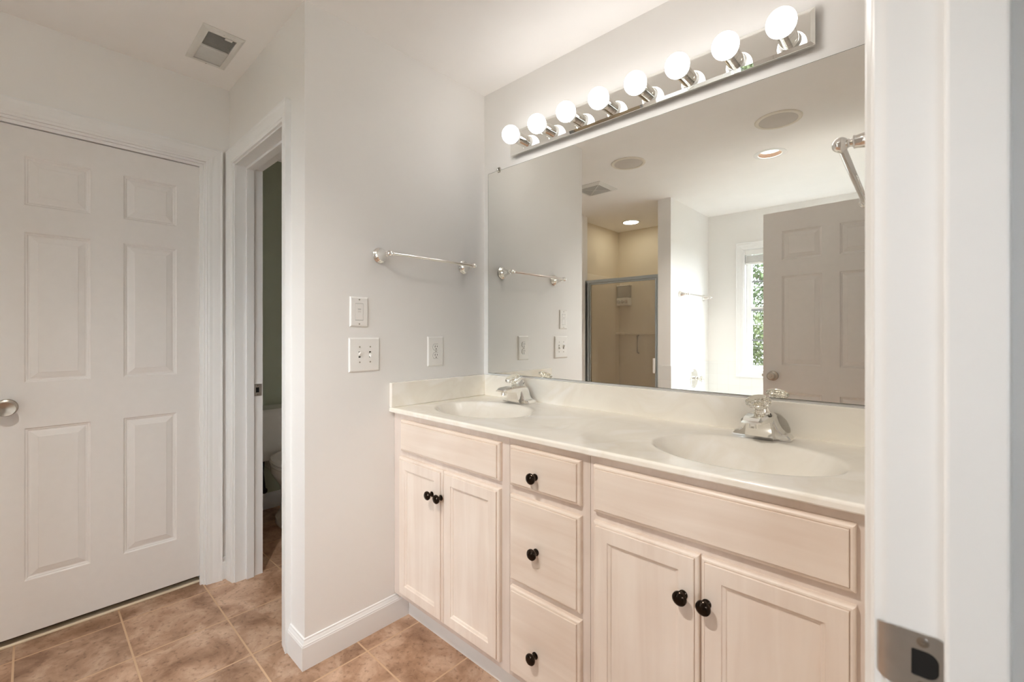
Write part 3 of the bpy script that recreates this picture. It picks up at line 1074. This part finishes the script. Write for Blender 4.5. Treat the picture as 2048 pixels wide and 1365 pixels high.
def towel_bar(label, loc, length, rotz):
    """local: wall plane at x=0, bar runs along local y, sticking out to +x"""
    root = thing('towel_bar', label, 'towel bar', loc, rotz)
    rx = Matrix.Rotation(PI / 2, 4, 'Y')
    for y in (0, length):
        mp_ = obj('mounting_post', MB().lathe(post_prof, Matrix.Translation((0, y, 0)) @ rx, 36), M['chrome'], root, local=True)
        ball = [(0.0125 * math.sin(PI * k / 12), -0.0125 * math.cos(PI * k / 12)) for k in range(13)]
        s = -1 if y == 0 else 1
        mb = MB().lathe(ball, Matrix.Translation((0.077, y, 0)), 24)
        mb.lathe([(0.0090, 0), (0.0100, 0.002), (0.0100, 0.004), (0.0085, 0.0055)], Matrix.Translation((0.077, y - s * 0.0095, 0)) @ Matrix.Rotation(s * PI / 2, 4, 'X'), 24)
        obj('finial', mb, M['chrome'], mp_, local=True)
    obj('bar', MB().tube((0.077, 0.006, 0), (0.077, length - 0.006, 0), 0.0066, 24), M['chrome'], root, local=True)
    return root


towel_bar('chrome towel bar on the side wall above the switches', (0.0003, -0.600, 1.545), 0.457, 0)
towel_bar('chrome towel bar end jutting past the entry casing', (XR - 0.0003, -0.187, 1.545), 0.457, PI)
towel_bar('chrome towel bar on the tub wall seen in the mirror', (0.0003, -3.120, 1.583), 0.600, 0)

# ------------------------------------------------------------------ switches and outlet
def plate(y0, y1, z0, z1, holes=()):
    mb = MB()
    t = 0.006
    mb.slab(XF, 0.0003, t, y0 + 0.006, y1 - 0.006, z0 + 0.006, z1 - 0.006, holes=holes)
    mb.rects([(y0, y1, z0, z1, 0.0003), (y0, y1, z0, z1, 0.0018), (y0 + .0025, y1 - .0025, z0 + .0025, z1 - .0025, 0.0045), (y0 + .006, y1 - .006, z0 + .006, z1 - .006, t)], XF, False, False)
    return mb


def screw(parent, y, z, n0=0.006):
    s = obj('screw', MB().lathe([(0.0030, 0.0), (0.0030, 0.0008), (0.0022, 0.0013), (0.0, 0.0013)], Matrix.Translation((n0, y, z)) @ Matrix.Rotation(PI / 2, 4, 'Y'), 14), M['nickel'], parent)


# dimmer
dm = thing('dimmer_switch', 'single white rocker dimmer plate on the side wall, topmost of the wall plates', 'light switch', (0, -0.6935, 1.3075))
Y0, Y1, Z0, Z1 = -0.732, -0.655, 1.248, 1.367
obj('cover_plate', plate(Y0, Y1, Z0, Z1, [(-0.711, -0.676, 1.274, 1.341)]), M['plate'], dm)
obj('recess', MB().slab(XF, 0.0006, 0.0012, -0.711, -0.676, 1.274, 1.341), M['slot'], dm)
rk = obj('rocker', MB().box(0.0013, 0.0066, -0.7100, -0.6770, 1.2750, 1.3400, 0.0008), M['plate'], dm)
for k, zz in enumerate((1.318, 1.311, 1.307)):
    obj('groove', MB().box(0.00645, 0.0068, -0.700, -0.687, zz - 0.0007, zz + 0.0007), M['slot'] if k == 0 else M['grille'], rk)
screw(dm, -0.6935, 1.356)
screw(dm, -0.6935, 1.259)

# double toggle
dt = thing('double_switch', 'white double toggle switch plate below the dimmer', 'light switch', (0, -0.670, 1.136))
Y0, Y1, Z0, Z1 = -0.7365, -0.603, 1.068, 1.204
tg = [-0.692, -0.646]
obj('cover_plate', plate(Y0, Y1, Z0, Z1, [(t - 0.005, t + 0.005, 1.124, 1.149) for t in tg]), M['plate'], dt)
for t, up in zip(tg, (1, -1)):
    obj('toggle_slot', MB().slab(XF, 0.0006, 0.0014, t - 0.005, t + 0.005, 1.124, 1.149), M['slot'], dt)
    mb = MB()
    za, zb_ = 1.1365 - 0.007, 1.1365 + 0.007
    dz = 0.009 * up
    mb.loops([[Vector((0.0016, t - 0.0042, za)), Vector((0.0016, t + 0.0042, za)), Vector((0.0016, t + 0.0042, zb_)), Vector((0.0016, t - 0.0042, zb_))],
              [Vector((0.0175, t - 0.0032, za + dz + 0.003)), Vector((0.0175, t + 0.0032, za + dz + 0.003)), Vector((0.0175, t + 0.0032, zb_ + dz - 0.003)), Vector((0.0175, t - 0.0032, zb_ + dz - 0.003))]])
    obj('toggle', mb, M['plate'], dt)
    screw(dt, t, 1.167)
    screw(dt, t, 1.106)

# duplex outlet
ou = thing('power_outlet', 'white duplex power outlet on the side wall near the mirror', 'outlet', (0, -0.314, 1.1385))
Y0, Y1, Z0, Z1 = -0.3585, -0.2695, 1.071, 1.2065
obj('cover_plate', plate(Y0, Y1, Z0, Z1), M['plate'], ou)
for zz in (1.158, 1.1195):
    mb = MB()
    pts = []
    for k in range(32):
        a = 2 * PI * k / 32
        pts.append((-0.314 + 0.0172 * math.cos(a), zz + max(-0.0142, min(0.0142, 0.0172 * math.sin(a)))))
    fnr = lambda a, b_, t: Vector((t, a, b_))
    rs = obj('socket_rim', MB().extrude([((a + 0.314) * 1.06 - 0.314, (b_ - zz) * 1.06 + zz) for a, b_ in pts], fnr, 0.0058, 0.0063), M['slot'], ou)
    rc = obj('receptacle', MB().extrude(pts, fnr, 0.0061, 0.0082), M['plate'], ou)
    for dy, hh in ((-0.0062, 0.0045), (0.0062, 0.0036)):
        obj('slot', MB().box(0.0080, 0.0085, -0.314 + dy - 0.0011, -0.314 + dy + 0.0011, zz + 0.003 - hh, zz + 0.003 + hh), M['slot'], rc)
    obj('ground_hole', MB().lathe([(0.0026, 0), (0.0026, 0.0005)], Matrix.Translation((0.0080, -0.314, zz - 0.0085)) @ Matrix.Rotation(PI / 2, 4, 'Y'), 14), M['slot'], rc)
screw(ou, -0.314, 1.1388)

# ------------------------------------------------------------------ ceiling fittings
# supply register
vr = thing('air_register', 'white ceiling air register above the closed left door', 'vent', (-0.565, -1.05, CEIL))
mb = MB()
x0, x1, y0, y1 = -0.717, -0.412, -1.124, -0.976
mb.rects([(x0, x1, y0, y1, CEIL - 0.0003), (x0, x1, y0, y1, CEIL - 0.002), (x0 + .012, x1 - .012, y0 + .010, y1 - .010, CEIL - 0.008), (x0 + .024, x1 - .024, y0 + .020, y1 - .020, CEIL - 0.0085), (-0.688, -0.442, -1.100, -1.000, CEIL - 0.0085), (-0.688, -0.442, -1.100, -1.000, CEIL - 0.0003)], ZF, False, False)
obj('frame', mb, M['vent'], vr)
mb = MB()
mb.slab(ZF, CEIL + 0.10, CEIL + 0.105, -0.695, -0.435, -1.108, -0.992)
mb.slab(XF, -0.700, -0.695, -1.108, -0.992, CEIL + 0.0005, CEIL + 0.105)
mb.slab(XF, -0.435, -0.430, -1.108, -0.992, CEIL + 0.0005, CEIL + 0.105)
mb.slab(YF, -1.113, -1.108, -0.695, -0.435, CEIL + 0.0005, CEIL + 0.105)
mb.slab(YF, -0.992, -0.987, -0.695, -0.435, CEIL + 0.0005, CEIL + 0.105)
obj('duct', mb, M['black'], vr)
nb = 20
for k in range(nb):
    x = -0.4475 - (k + 0.5) * (0.2345 / nb)
    tl = -0.0040 if k < nb / 2 else 0.0036
    mb = MB()
    fnv = lambda a, b_, t: Vector((a, t, b_))
    mb.extrude([(x - tl - 0.0006, CEIL - 0.0068), (x - tl + 0.0006, CEIL - 0.0068), (x + tl + 0.0006, CEIL + 0.0045), (x + tl - 0.0006, CEIL + 0.0045)], fnv, -1.0995, -1.0005)
    obj('louver', mb, M['vent'], vr)
obj('center_bar', MB().box(-0.567, -0.563, -1.0998, -1.0002, CEIL - 0.0083, CEIL - 0.001), M['vent'], vr)
mb = MB().box(-0.452, -0.436, -1.042, -1.016, CEIL - 0.0125, CEIL - 0.0088, 0.001)
obj('lever', mb, M['vent'], vr)
for q in (-0.703, -0.427):
    obj('screw', MB().lathe([(0.003, 0), (0.003, 0.001)], Matrix.Translation((q, -1.05, CEIL - 0.0092)), 12), M['steel'], vr)

# exhaust fan grille
ef = thing('exhaust_fan', 'square white exhaust fan grille on the ceiling near the shower', 'vent', (-0.375, -1.652, CEIL))
fx0, fx1, fy0, fy1 = -0.515, -0.235, -1.792, -1.512
mb = MB()
mb.rects([(fx0, fx1, fy0, fy1, CEIL - 0.0003), (fx0, fx1, fy0, fy1, CEIL - 0.004), (fx0 + .03, fx1 - .03, fy0 + .03, fy1 - .03, CEIL - 0.016), (fx0 + .035, fx1 - .035, fy0 + .035, fy1 - .035, CEIL - 0.016), (fx0 + .035, fx1 - .035, fy0 + .035, fy1 - .035, CEIL - 0.0006)], ZF, False, False)
obj('frame', mb, M['vent'], ef)
obj('dark_back', MB().slab(ZF, CEIL - 0.0130, CEIL - 0.0005, fx0 + .0355, fx1 - .0355, fy0 + .0355, fy1 - .0355), M['slot'], ef)
cxf, cyf = (fx0 + fx1) / 2, (fy0 + fy1) / 2
for k in range(8):
    h = 0.104 - k * 0.012
    mb = MB()
    mb.slab(ZF, CEIL - 0.0160, CEIL - 0.0132, cxf - h, cxf + h, cyf - h, cyf + h, holes=[(cxf - h + 0.0042, cxf + h - 0.0042, cyf - h + 0.0042, cyf + h - 0.0042)])
    obj('grille_ring', mb, M['vent'], ef)
mb = MB()
for s in (1, -1):
    q = Matrix.Translation((cxf, cyf, 0)) @ Matrix.Rotation(s * PI / 4, 4, 'Z')
    b_ = MB().box(-0.146, 0.146, -0.003, 0.003, CEIL - 0.0170, CEIL - 0.0131)
    b_.bm.transform(q)
    me_ = b_.finish('tmp', None)
    mb.bm.from_mesh(me_)
    bpy.data.meshes.remove(me_)
obj('cross_rib', mb, M['vent'], ef)
obj('center_cap', MB().lathe([(0.013, CEIL - 0.0131), (0.013, CEIL - 0.019), (0.0, CEIL - 0.0195)], Matrix.Translation((cxf, cyf, 0)), 20), M['vent'], ef)


def speaker(x, y, label):
    root = thing('ceiling_speaker', label, 'speaker', (x, y, CEIL))
    T = Matrix.Translation((x, y, 0))
    obj('rim', MB().lathe([(0.119, CEIL - 0.0003), (0.119, CEIL - 0.003), (0.115, CEIL - 0.0065), (0.100, CEIL - 0.0075), (0.097, CEIL - 0.006), (0.097, CEIL - 0.0003)], T, 64, cap0=False, cap1=False), M['rim'], root)
    obj('speaker_grille', MB().lathe([(0.0965, CEIL - 0.0006), (0.0965, CEIL - 0.0050), (0.090, CEIL - 0.0058), (0, CEIL - 0.0060)], T, 64), M['grille'], root)


speaker(0.108, -1.333, 'round ceiling speaker nearer the exhaust fan')
speaker(1.052, -1.318, 'round ceiling speaker nearer the recessed light')

rl = thing('recessed_light', 'lit recessed ceiling can light with tan baffle', 'ceiling light', (0.896, -1.83, CEIL))
T = Matrix.Translation((0.896, -1.83, 0))
obj('trim_ring', MB().lathe([(0.098, CEIL - 0.0003), (0.098, CEIL - 0.002), (0.093, CEIL - 0.0045), (0.075, CEIL - 0.0055), (0.0705, CEIL - 0.004), (0.0705, CEIL + 0.002)], T, 64, cap0=False, cap1=False), M['trim'], rl)
obj('baffle', MB().lathe([(0.0700, CEIL - 0.002), (0.0690, CEIL + 0.003), (0.062, CEIL + 0.024)], T, 64, cap0=False, cap1=False), M['baffle'], rl)
obj('lens', MB().lathe([(0.0622, CEIL + 0.024), (0.050, CEIL + 0.0225), (0, CEIL + 0.021)], T, 48), M['canlens'], rl)
ld = bpy.data.lights.new('can_beam', 'SPOT')
ld.energy = CAN_BEAM
ld.color = (1.0, 0.955, 0.89)
ld.spot_size = math.radians(136)
ld.spot_blend = 1.0
ld.shadow_soft_size = 0.006
lo = bpy.data.objects.new('can_beam', ld)
lo.parent = rl
lo.location = (0, 0, 0.008)
COL.objects.link(lo)
obj('housing', MB().lathe([(0.080, CEIL + 0.021), (0.080, CEIL + 0.07), (0, CEIL + 0.07)], T, 32, cap0=False), M['black'], rl)

sl = thing('shower_light', 'lit round flush light in the shower ceiling', 'ceiling light', (-0.69, -2.89, CEIL))
T = Matrix.Translation((-0.69, -2.89, 0))
obj('trim_ring', MB().lathe([(0.098, CEIL - 0.0003), (0.098, CEIL - 0.002), (0.093, CEIL - 0.006), (0.082, CEIL - 0.008), (0.080, CEIL - 0.006), (0.080, CEIL - 0.0003)], T, 64, cap0=False, cap1=False), M['vent'], sl)
obj('lens', MB().lathe([(0.0795, CEIL - 0.0006), (0.0795, CEIL - 0.006), (0.060, CEIL - 0.010), (0, CEIL - 0.011)], T, 48), M['showerlens'], sl)

# ------------------------------------------------------------------ window
mb = MB()
casing(mb, lambda u, z, o: Vector((u, YB + o, z)), WX0, WX1, WZ1, WZ0, full=True)
mb.slab(YF, YB - 0.115, YB, WX0 - 0.001, WX1 + 0.001, WZ0 - 0.001, WZ1 + 0.001, holes=[(WX0 + 0.010, WX1 - 0.010, WZ0 + 0.010, WZ1 - 0.010)])
win = struct('window_1', mb, M['trim'], 'white framed window over the tub with green leaves outside', 'window')
# sashes
sz = (WZ0 + WZ1) / 2 + 0.006
ya, yb = YB - 0.105, YB - 0.062
sx0, sx1 = WX0 + 0.0105, WX1 - 0.0105
for name, a, b_ in (('lower_sash', WZ0 + 0.0105, 1.462), ('upper_sash', 1.4625, WZ1 - 0.0105)):
    mb = MB()
    mb.slab(YF, ya, yb, sx0, sx1, a, b_, holes=[(sx0 + 0.046, sx1 - 0.046, a + (0.036 if name == 'lower_sash' else 0.020), b_ - (0.020 if name == 'lower_sash' else 0.036))])
    s = obj(name, mb, M['trim'], win)
    za, zb_ = a + (0.036 if name == 'lower_sash' else 0.020), b_ - (0.020 if name == 'lower_sash' else 0.036)
    obj('pane', MB().slab(YF, (ya + yb) / 2 - 0.002, (ya + yb) / 2 + 0.002, sx0 + 0.046, sx1 - 0.046, za, zb_), M['glass'], s)
    zm = 1.152 if name == 'lower_sash' else 1.736
    mb = MB().box(sx0 + 0.046, sx1 - 0.046, (ya + yb) / 2 + 0.0025, (ya + yb) / 2 + 0.012, zm - 0.009, zm + 0.009)
    for q in (1 / 3, 2 / 3):
        xm = sx0 + 0.046 + (sx1 - sx0 - 0.092) * q
        mb.box(xm - 0.009, xm + 0.009, (ya + yb) / 2 + 0.0025, (ya + yb) / 2 + 0.012, za, zb_)
    obj('muntin', mb, M['muntin'], s)
obj('meeting_rail', MB().box(sx0 + 0.0465, sx1 - 0.0465, yb + 0.0005, yb + 0.010, 1.440, 1.462), M['muntin'], win)

# raised blind
bl = thing('window_blind', 'raised white slat blind bunched at the window top', 'blind', (0.793, YB - 0.03, WZ1 - 0.012))
bx0, bx1 = WX0 + 0.0125, WX1 - 0.0125
obj('head_rail', MB().box(bx0, bx1, YB - 0.056, YB - 0.004, 2.008, WZ1 - 0.0115, 0.002), M['slat'], bl)
obj('valance', MB().box(bx0, bx1, YB - 0.0035, YB + 0.003, 1.996, WZ1 - 0.012, 0.001), M['slat'], bl)
for k in range(11):
    z = 1.993 - k * 0.0062
    obj('slat', MB().box(bx0 + 0.002, bx1 - 0.002, YB - 0.054, YB - 0.006, z - 0.0042, z, 0.0006, 1), M['slat'], bl)
obj('bottom_rail', MB().box(bx0 + 0.001, bx1 - 0.001, YB - 0.055, YB - 0.005, 1.906, 1.9245, 0.002), M['slat'], bl)
for q in (0.12, 0.88):
    x = bx0 + (bx1 - bx0) * q
    obj('lift_cord', MB().tube((x, YB - 0.030, 1.9245), (x, YB - 0.030, 2.0075), 0.001, 6), M['slat'], bl)

# ------------------------------------------------------------------ tub corner
TZ = 0.930
struct('trim_5', MB().slab(XF, 0.0, 0.007, YB + 0.0075, YP + 0.0075, 0, TZ), M['wtile'], 'white wall tile on the faucet wall of the tub', 'tile')
struct('trim_6', MB().slab(YF, YB, YB + 0.007, 0.0075, XR, 0, TZ, holes=[(WX0 - CW - .0005, WX1 + CW + .0005, WZ0 - CW - .0005, TZ + 1)]), M['wtile'], 'white wall tile below the window', 'tile')
struct('trim_7', MB().slab(YF, YP, YP + 0.007, -0.115, -0.0005, 0, TZ), M['wtile'], 'white wall tile on the end of the shower partition', 'tile')
# deck with tub
TBX, TBY, TA, TB_ = 0.815, (YB + YP) / 2 + 0.01, 0.70, 0.36
DZ = 0.50
mb = MB()
mb.slab(ZF, DZ - 0.02, DZ, 0.008, XR - 0.001, YB + 0.008, YP - 0.012, holes=[(TBX - TA + 0.02, TBX + TA - 0.02, TBY - TB_ + 0.02, TBY + TB_ - 0.02)])
mb.slab(YF, YP - 0.030, YP - 0.012, 0.008, XR - 0.001, 0, DZ - 0.0205)
struct('trim_8', mb, M['wtile'], 'white tiled deck and apron around the tub', 'tub deck')
tub = thing('bathtub', 'white drop in bathtub below the window', 'bathtub', (TBX, TBY, DZ))
mb = MB()
rings = []
n = 48


def rrect(a, b_, z, p=10.0):
    out = []
    for k in range(n):
        t = 2 * PI * k / n
        c, s = math.cos(t), math.sin(t)
        out.append(Vector((TBX + a * math.copysign(abs(c) ** (2 / p), c), TBY + b_ * math.copysign(abs(s) ** (2 / p), s), z)))
    return out


for a, b_, z in ((TA + 0.04, TB_ + 0.04, DZ + 0.0005), (TA + 0.04, TB_ + 0.04, DZ + 0.015), (TA + 0.03, TB_ + 0.03, DZ + 0.022), (TA - 0.03, TB_ - 0.03, DZ + 0.020), (TA - 0.05, TB_ - 0.05, DZ), (TA - 0.12, TB_ - 0.09, 0.12), (TA - 0.18, TB_ - 0.15, 0.09)):
    rings.append(rrect(a, b_, z))
mb.loops(rings, False, True, smooth=True)
obj('basin', mb, M['porcelain'], tub)
obj('drain', MB().lathe([(0.025, 0.0905), (0.025, 0.094), (0.0, 0.095)], Matrix.Translation((TBX - 0.45, TBY, 0)), 20), M['chrome'], tub)
# valve
tv = thing('tub_faucet', 'round chrome tub valve with clear knob on the tiled wall', 'faucet', (0.007, -2.845, 0.778))
RX = Matrix.Rotation(PI / 2, 4, 'Y')
VT = Matrix.Translation((0.0073, -2.845, 0.778)) @ RX
obj('escutcheon', MB().lathe([(0.093, 0), (0.093, 0.004), (0.088, 0.009), (0.066, 0.013), (0.060, 0.011), (0.050, 0.013), (0.030, 0.015), (0.0, 0.016)], VT, 48), M['chrome'], tv)
obj('stem', MB().lathe([(0.020, 0.0135), (0.020, 0.040), (0.016, 0.048)], VT, 28), M['chrome'], tv)
obj('handle', MB().lathe([(0.018, 0.0485), (0.020, 0.055), (0.031, 0.066), (0.033, 0.078), (0.027, 0.090), (0.0, 0.092)], VT, 12, smooth=False), M['acrylic'], tv)
ts = thing('tub_spout', 'chrome tub spout below the round valve', 'tub spout', (0.007, -2.845, 0.60))
obj('spout', MB().lathe([(0.028, 0), (0.028, 0.006), (0.024, 0.010), (0.024, 0.095), (0.020, 0.120), (0.0, 0.124)], Matrix.Translation((0.0073, -2.845, 0.60)) @ RX, 28), M['chrome'], ts)

# ------------------------------------------------------------------ shower
sx0_, sx1_ = -1.0495, -0.1205
st = thing('shower_stall', 'almond fibreglass shower stall seen in the mirror', 'shower', (-0.585, -2.8, 0))
mb = MB()
ZS = 1.875
mb.box(sx0_ + 0.0005, sx0_ + 0.022, YB + 0.001, YP - 0.085, 0.06, ZS, 0.006)
mb.box(sx1_ - 0.022, sx1_ - 0.0005, YB + 0.001, YP - 0.092, 0.06, ZS, 0.006)
mb.box(sx0_ + 0.023, sx1_ - 0.023, YB + 0.001, YB + 0.022, 0.06, ZS, 0.006)
mb.box(sx0_ + 0.023, sx0_ + 0.10, YB + 0.023, YB + 0.12, 1.20, 1.232, 0.010)
mb.box(sx0_ + 0.10, sx1_ - 0.023, YB + 0.0225, YB + 0.045, 1.205, 1.226, 0.008)
obj('surround', mb, M['surround'], st)
mb = MB()
mb.box(sx0_ + 0.0005, sx1_ - 0.0005, YB + 0.001, YP - 0.09, 0.0005, 0.055, 0.004)
mb.box(-0.9295, sx1_ - 0.0005, YP - 0.089, YP - 0.005, 0.0005, 0.105, 0.01)
obj('shower_base', mb, M['surround'], st)
mb = MB()
gx = -0.776
mb.path([(gx, YB + 0.0225, 1.197), (gx, YB + 0.055, 1.190), (gx, YB + 0.055, 1.00), (gx, YB + 0.0225, 0.985)], 0.008)
obj('grab_bar', mb, M['steel'], st)

sd = thing('shower_door', 'aluminium framed glass shower door seen in the mirror', 'shower door', (-0.52, YP - 0.03, 0.105))
y0, y1 = YP - 0.055, YP - 0.020
mb = MB()
mb.box(-0.929, -0.872, y0, y1, 0.1055, 1.735, 0.002)
mb.box(sx1_ - 0.024, sx1_ - 0.0005, y0, y1, 0.1055, 1.735, 0.002)
mb.box(-0.929, sx1_ - 0.0005, y0 - 0.002, y1 + 0.002, 1.7352, 1.765, 0.002)
obj('frame', mb, M['alu'], sd)
mb = MB()
px0, px1 = -0.868, sx1_ - 0.027
ps = [(px0, px0 + 0.012, 0.115, 1.732), (px1 - 0.012, px1, 0.115, 1.732), (px0 + 0.012, px1 - 0.012, 1.718, 1.732), (px0 + 0.012, px1 - 0.012, 0.115, 0.135)]
for a, b_, c, d in ps:
    mb.box(a, b_, y0 + 0.008, y1 - 0.004, c, d, 0.0015)
leaf = obj('door_leaf', mb, M['alu'], sd)
obj('glass_pane', MB().slab(YF, YP - 0.039, YP - 0.034, px0 + 0.012, px1 - 0.012, 0.135, 1.718), M['showerglass'], leaf)
obj('handle', MB().box(px1 - 0.024, px1 - 0.004, y1 - 0.0035, y1 + 0.018, 0.852, 0.990, 0.003), M['plate'], leaf)

sdp = thing('soap_dispenser', 'three button soap dispenser on the shower back wall', 'dispenser', (-0.985, YB + 0.022, 1.66))
dx0, dx1 = -1.022, -0.862
yd = YB + 0.0225
obj('tank', MB().box(dx0 + 0.003, dx1 - 0.003, yd, yd + 0.075, 1.640, 1.775, 0.010), M['smoke'], sdp)
obj('lid', MB().box(dx0, dx1, yd, yd + 0.080, 1.7755, 1.787, 0.004), M['plate'], sdp)
base = obj('pump_base', MB().box(dx0, dx1, yd, yd + 0.085, 1.545, 1.6395, 0.012), M['plate'], sdp)
for k in range(3):
    obj('button', MB().lathe([(0.019, 0), (0.019, 0.006), (0.014, 0.010), (0, 0.0105)], Matrix.Translation(((dx0 + dx1) / 2 + (k - 1) * 0.048, yd + 0.0852, 1.592)) @ Matrix.Rotation(-PI / 2, 4, 'X'), 24), M['grille'], base)

# ------------------------------------------------------------------ toilet
TX, TY = -1.70, -0.395
to = thing('toilet', 'white toilet glimpsed through the narrow open doorway', 'toilet', (TX + 0.35, TY, 0))


def oval(cx_, cy_, a, b_, z, n=40, p=2.3):
    out = []
    for k in range(n):
        t = 2 * PI * k / n
        c, s = math.cos(t), math.sin(t)
        out.append(Vector((cx_ + a * math.copysign(abs(c) ** (2 / p), c), cy_ + b_ * math.copysign(abs(s) ** (2 / p), s), z)))
    return out


mb = MB()
mb.loops([oval(TX + 0.118, TY, 0.088, 0.205, 0.385, p=7), oval(TX + 0.118, TY, 0.094, 0.218, 0.42, p=7), oval(TX + 0.118, TY, 0.098, 0.232, 0.672, p=7)], smooth=True)
obj('tank', mb, M['porcelain'], to)
mb = MB()
mb.loops([oval(TX + 0.118, TY, 0.106, 0.243, 0.673, p=8), oval(TX + 0.118, TY, 0.110, 0.247, 0.680, p=8), oval(TX + 0.118, TY, 0.110, 0.247, 0.708, p=8), oval(TX + 0.118, TY, 0.102, 0.239, 0.722, p=8)], smooth=True)
obj('tank_lid', mb, M['porcelain'], to)
mb = MB()
bc = TX + 0.47
mb.loops([oval(TX + 0.40, TY, 0.235, 0.125, 0.0), oval(TX + 0.40, TY, 0.235, 0.125, 0.03), oval(TX + 0.40, TY, 0.205, 0.100, 0.07), oval(TX + 0.41, TY, 0.19, 0.092, 0.17), oval(TX + 0.44, TY, 0.215, 0.12, 0.26), oval(bc - 0.01, TY, 0.25, 0.165, 0.325), oval(bc, TY, 0.262, 0.180, 0.355), oval(bc, TY, 0.262, 0.180, 0.392)], smooth=True)
mb.box(TX + 0.03, TX + 0.25, TY - 0.10, TY + 0.10, 0.30, 0.384, 0.01)
obj('bowl', mb, M['porcelain'], to)
mb = MB()
mb.loops([oval(bc + 0.004, TY, 0.258, 0.183, 0.394), oval(bc + 0.004, TY, 0.262, 0.187, 0.400), oval(bc + 0.004, TY, 0.262, 0.187, 0.412), oval(bc + 0.004, TY, 0.255, 0.180, 0.4155)], smooth=True)
obj('seat', mb, M['porcelain'], to)
mb = MB()
mb.loops([oval(bc + 0.004, TY, 0.258, 0.183, 0.418), oval(bc + 0.004, TY, 0.262, 0.187, 0.424), oval(bc + 0.004, TY, 0.258, 0.183, 0.438), oval(bc + 0.004, TY, 0.235, 0.160, 0.447)], smooth=True)
obj('seat_lid', mb, M['porcelain'], to)
mb = MB()
mb.path([(TX + 0.02, TY - 0.11, 0.15), (TX + 0.07, TY - 0.11, 0.15), (TX + 0.075, TY - 0.115, 0.20), (TX + 0.075, TY - 0.125, 0.28), (TX + 0.09, TY - 0.12, 0.384)], 0.010)
mb.lathe([(0.02, 0), (0.02, 0.03), (0.012, 0.04)], Matrix.Translation((TX + 0.045, TY - 0.11, 0.15)) @ RX, 16)
obj('supply_hose', mb, M['hose'], to)

# ------------------------------------------------------------------ outside the window
random.seed(5)
tag(obj('lawn', MB().slab(ZF, -0.9, -0.6, -14, 12, -24, -3.6), M['grass']), 'dry lawn outside the window', 'lawn', kind='structure')


def tree(label, x, y, h, r, z0, nleaf, material):
    root = thing('garden_tree', label, 'tree', (x, y, -0.6))
    mb = MB()
    mb.tube((x, y, -0.6), (x, y, z0 + h * 0.5), 0.11, 12, 0.05)
    for k in range(7):
        a = k * 2.4
        zz = z0 + h * (0.05 + 0.1 * k)
        mb.tube((x, y, zz), (x + r * 0.7 * math.cos(a), y + r * 0.7 * math.sin(a), zz + 0.5), 0.035, 8, 0.01)
    obj('trunk', mb, M['bark'], root)
    mb = MB()
    for k in range(nleaf):
        while True:
            p = Vector((random.uniform(-1, 1), random.uniform(-1, 1), random.uniform(-1, 1)))
            if p.length < 1:
                break
        c = Vector((x + p.x * r, y + p.y * r * 0.7, z0 + h / 2 + p.z * h / 2))
        s = random.uniform(0.020, 0.038)
        u = Vector((random.gauss(0, 1), random.gauss(0, 1), random.gauss(0, 1))).normalized()
        v = u.cross(Vector((random.gauss(0, 1), random.gauss(0, 1), random.gauss(0, 1)))).normalized()
        mb.face([c - u * s, c + v * s * 0.5 + u * s * 0.1, c + u * s, c - v * s * 0.5 + u * s * 0.1])
    lf = obj('leaves', mb, material, root)
    lf['kind'] = 'stuff'


tree('leafy tree straight outside the tub window', -0.60, -8.6, 4.6, 1.5, 0.2, 40000, M['leaf'])
tag(obj('hedge', (lambda mb: ([mb.face([c - u * s, c + v * s * .5, c + u * s, c - v * s * .5]) for c, u, v, s in
    [(Vector((random.uniform(-2.4, 1.2), random.uniform(-7.0, -6.3), random.uniform(-0.6, 1.5) + random.gauss(0, 0.12))), a, a.cross(b_).normalized(), random.uniform(0.02, 0.036))
     for a, b_ in [(Vector((random.gauss(0, 1), random.gauss(0, 1), random.gauss(0, 1))).normalized(), Vector((random.gauss(0, 1), random.gauss(0, 1), random.gauss(0, 1)))) for _ in range(36000)]]], mb)[1])(MB()), M['leaf2']),
    'dense yellow green hedge below the tree outside the window', 'hedge', kind='stuff')
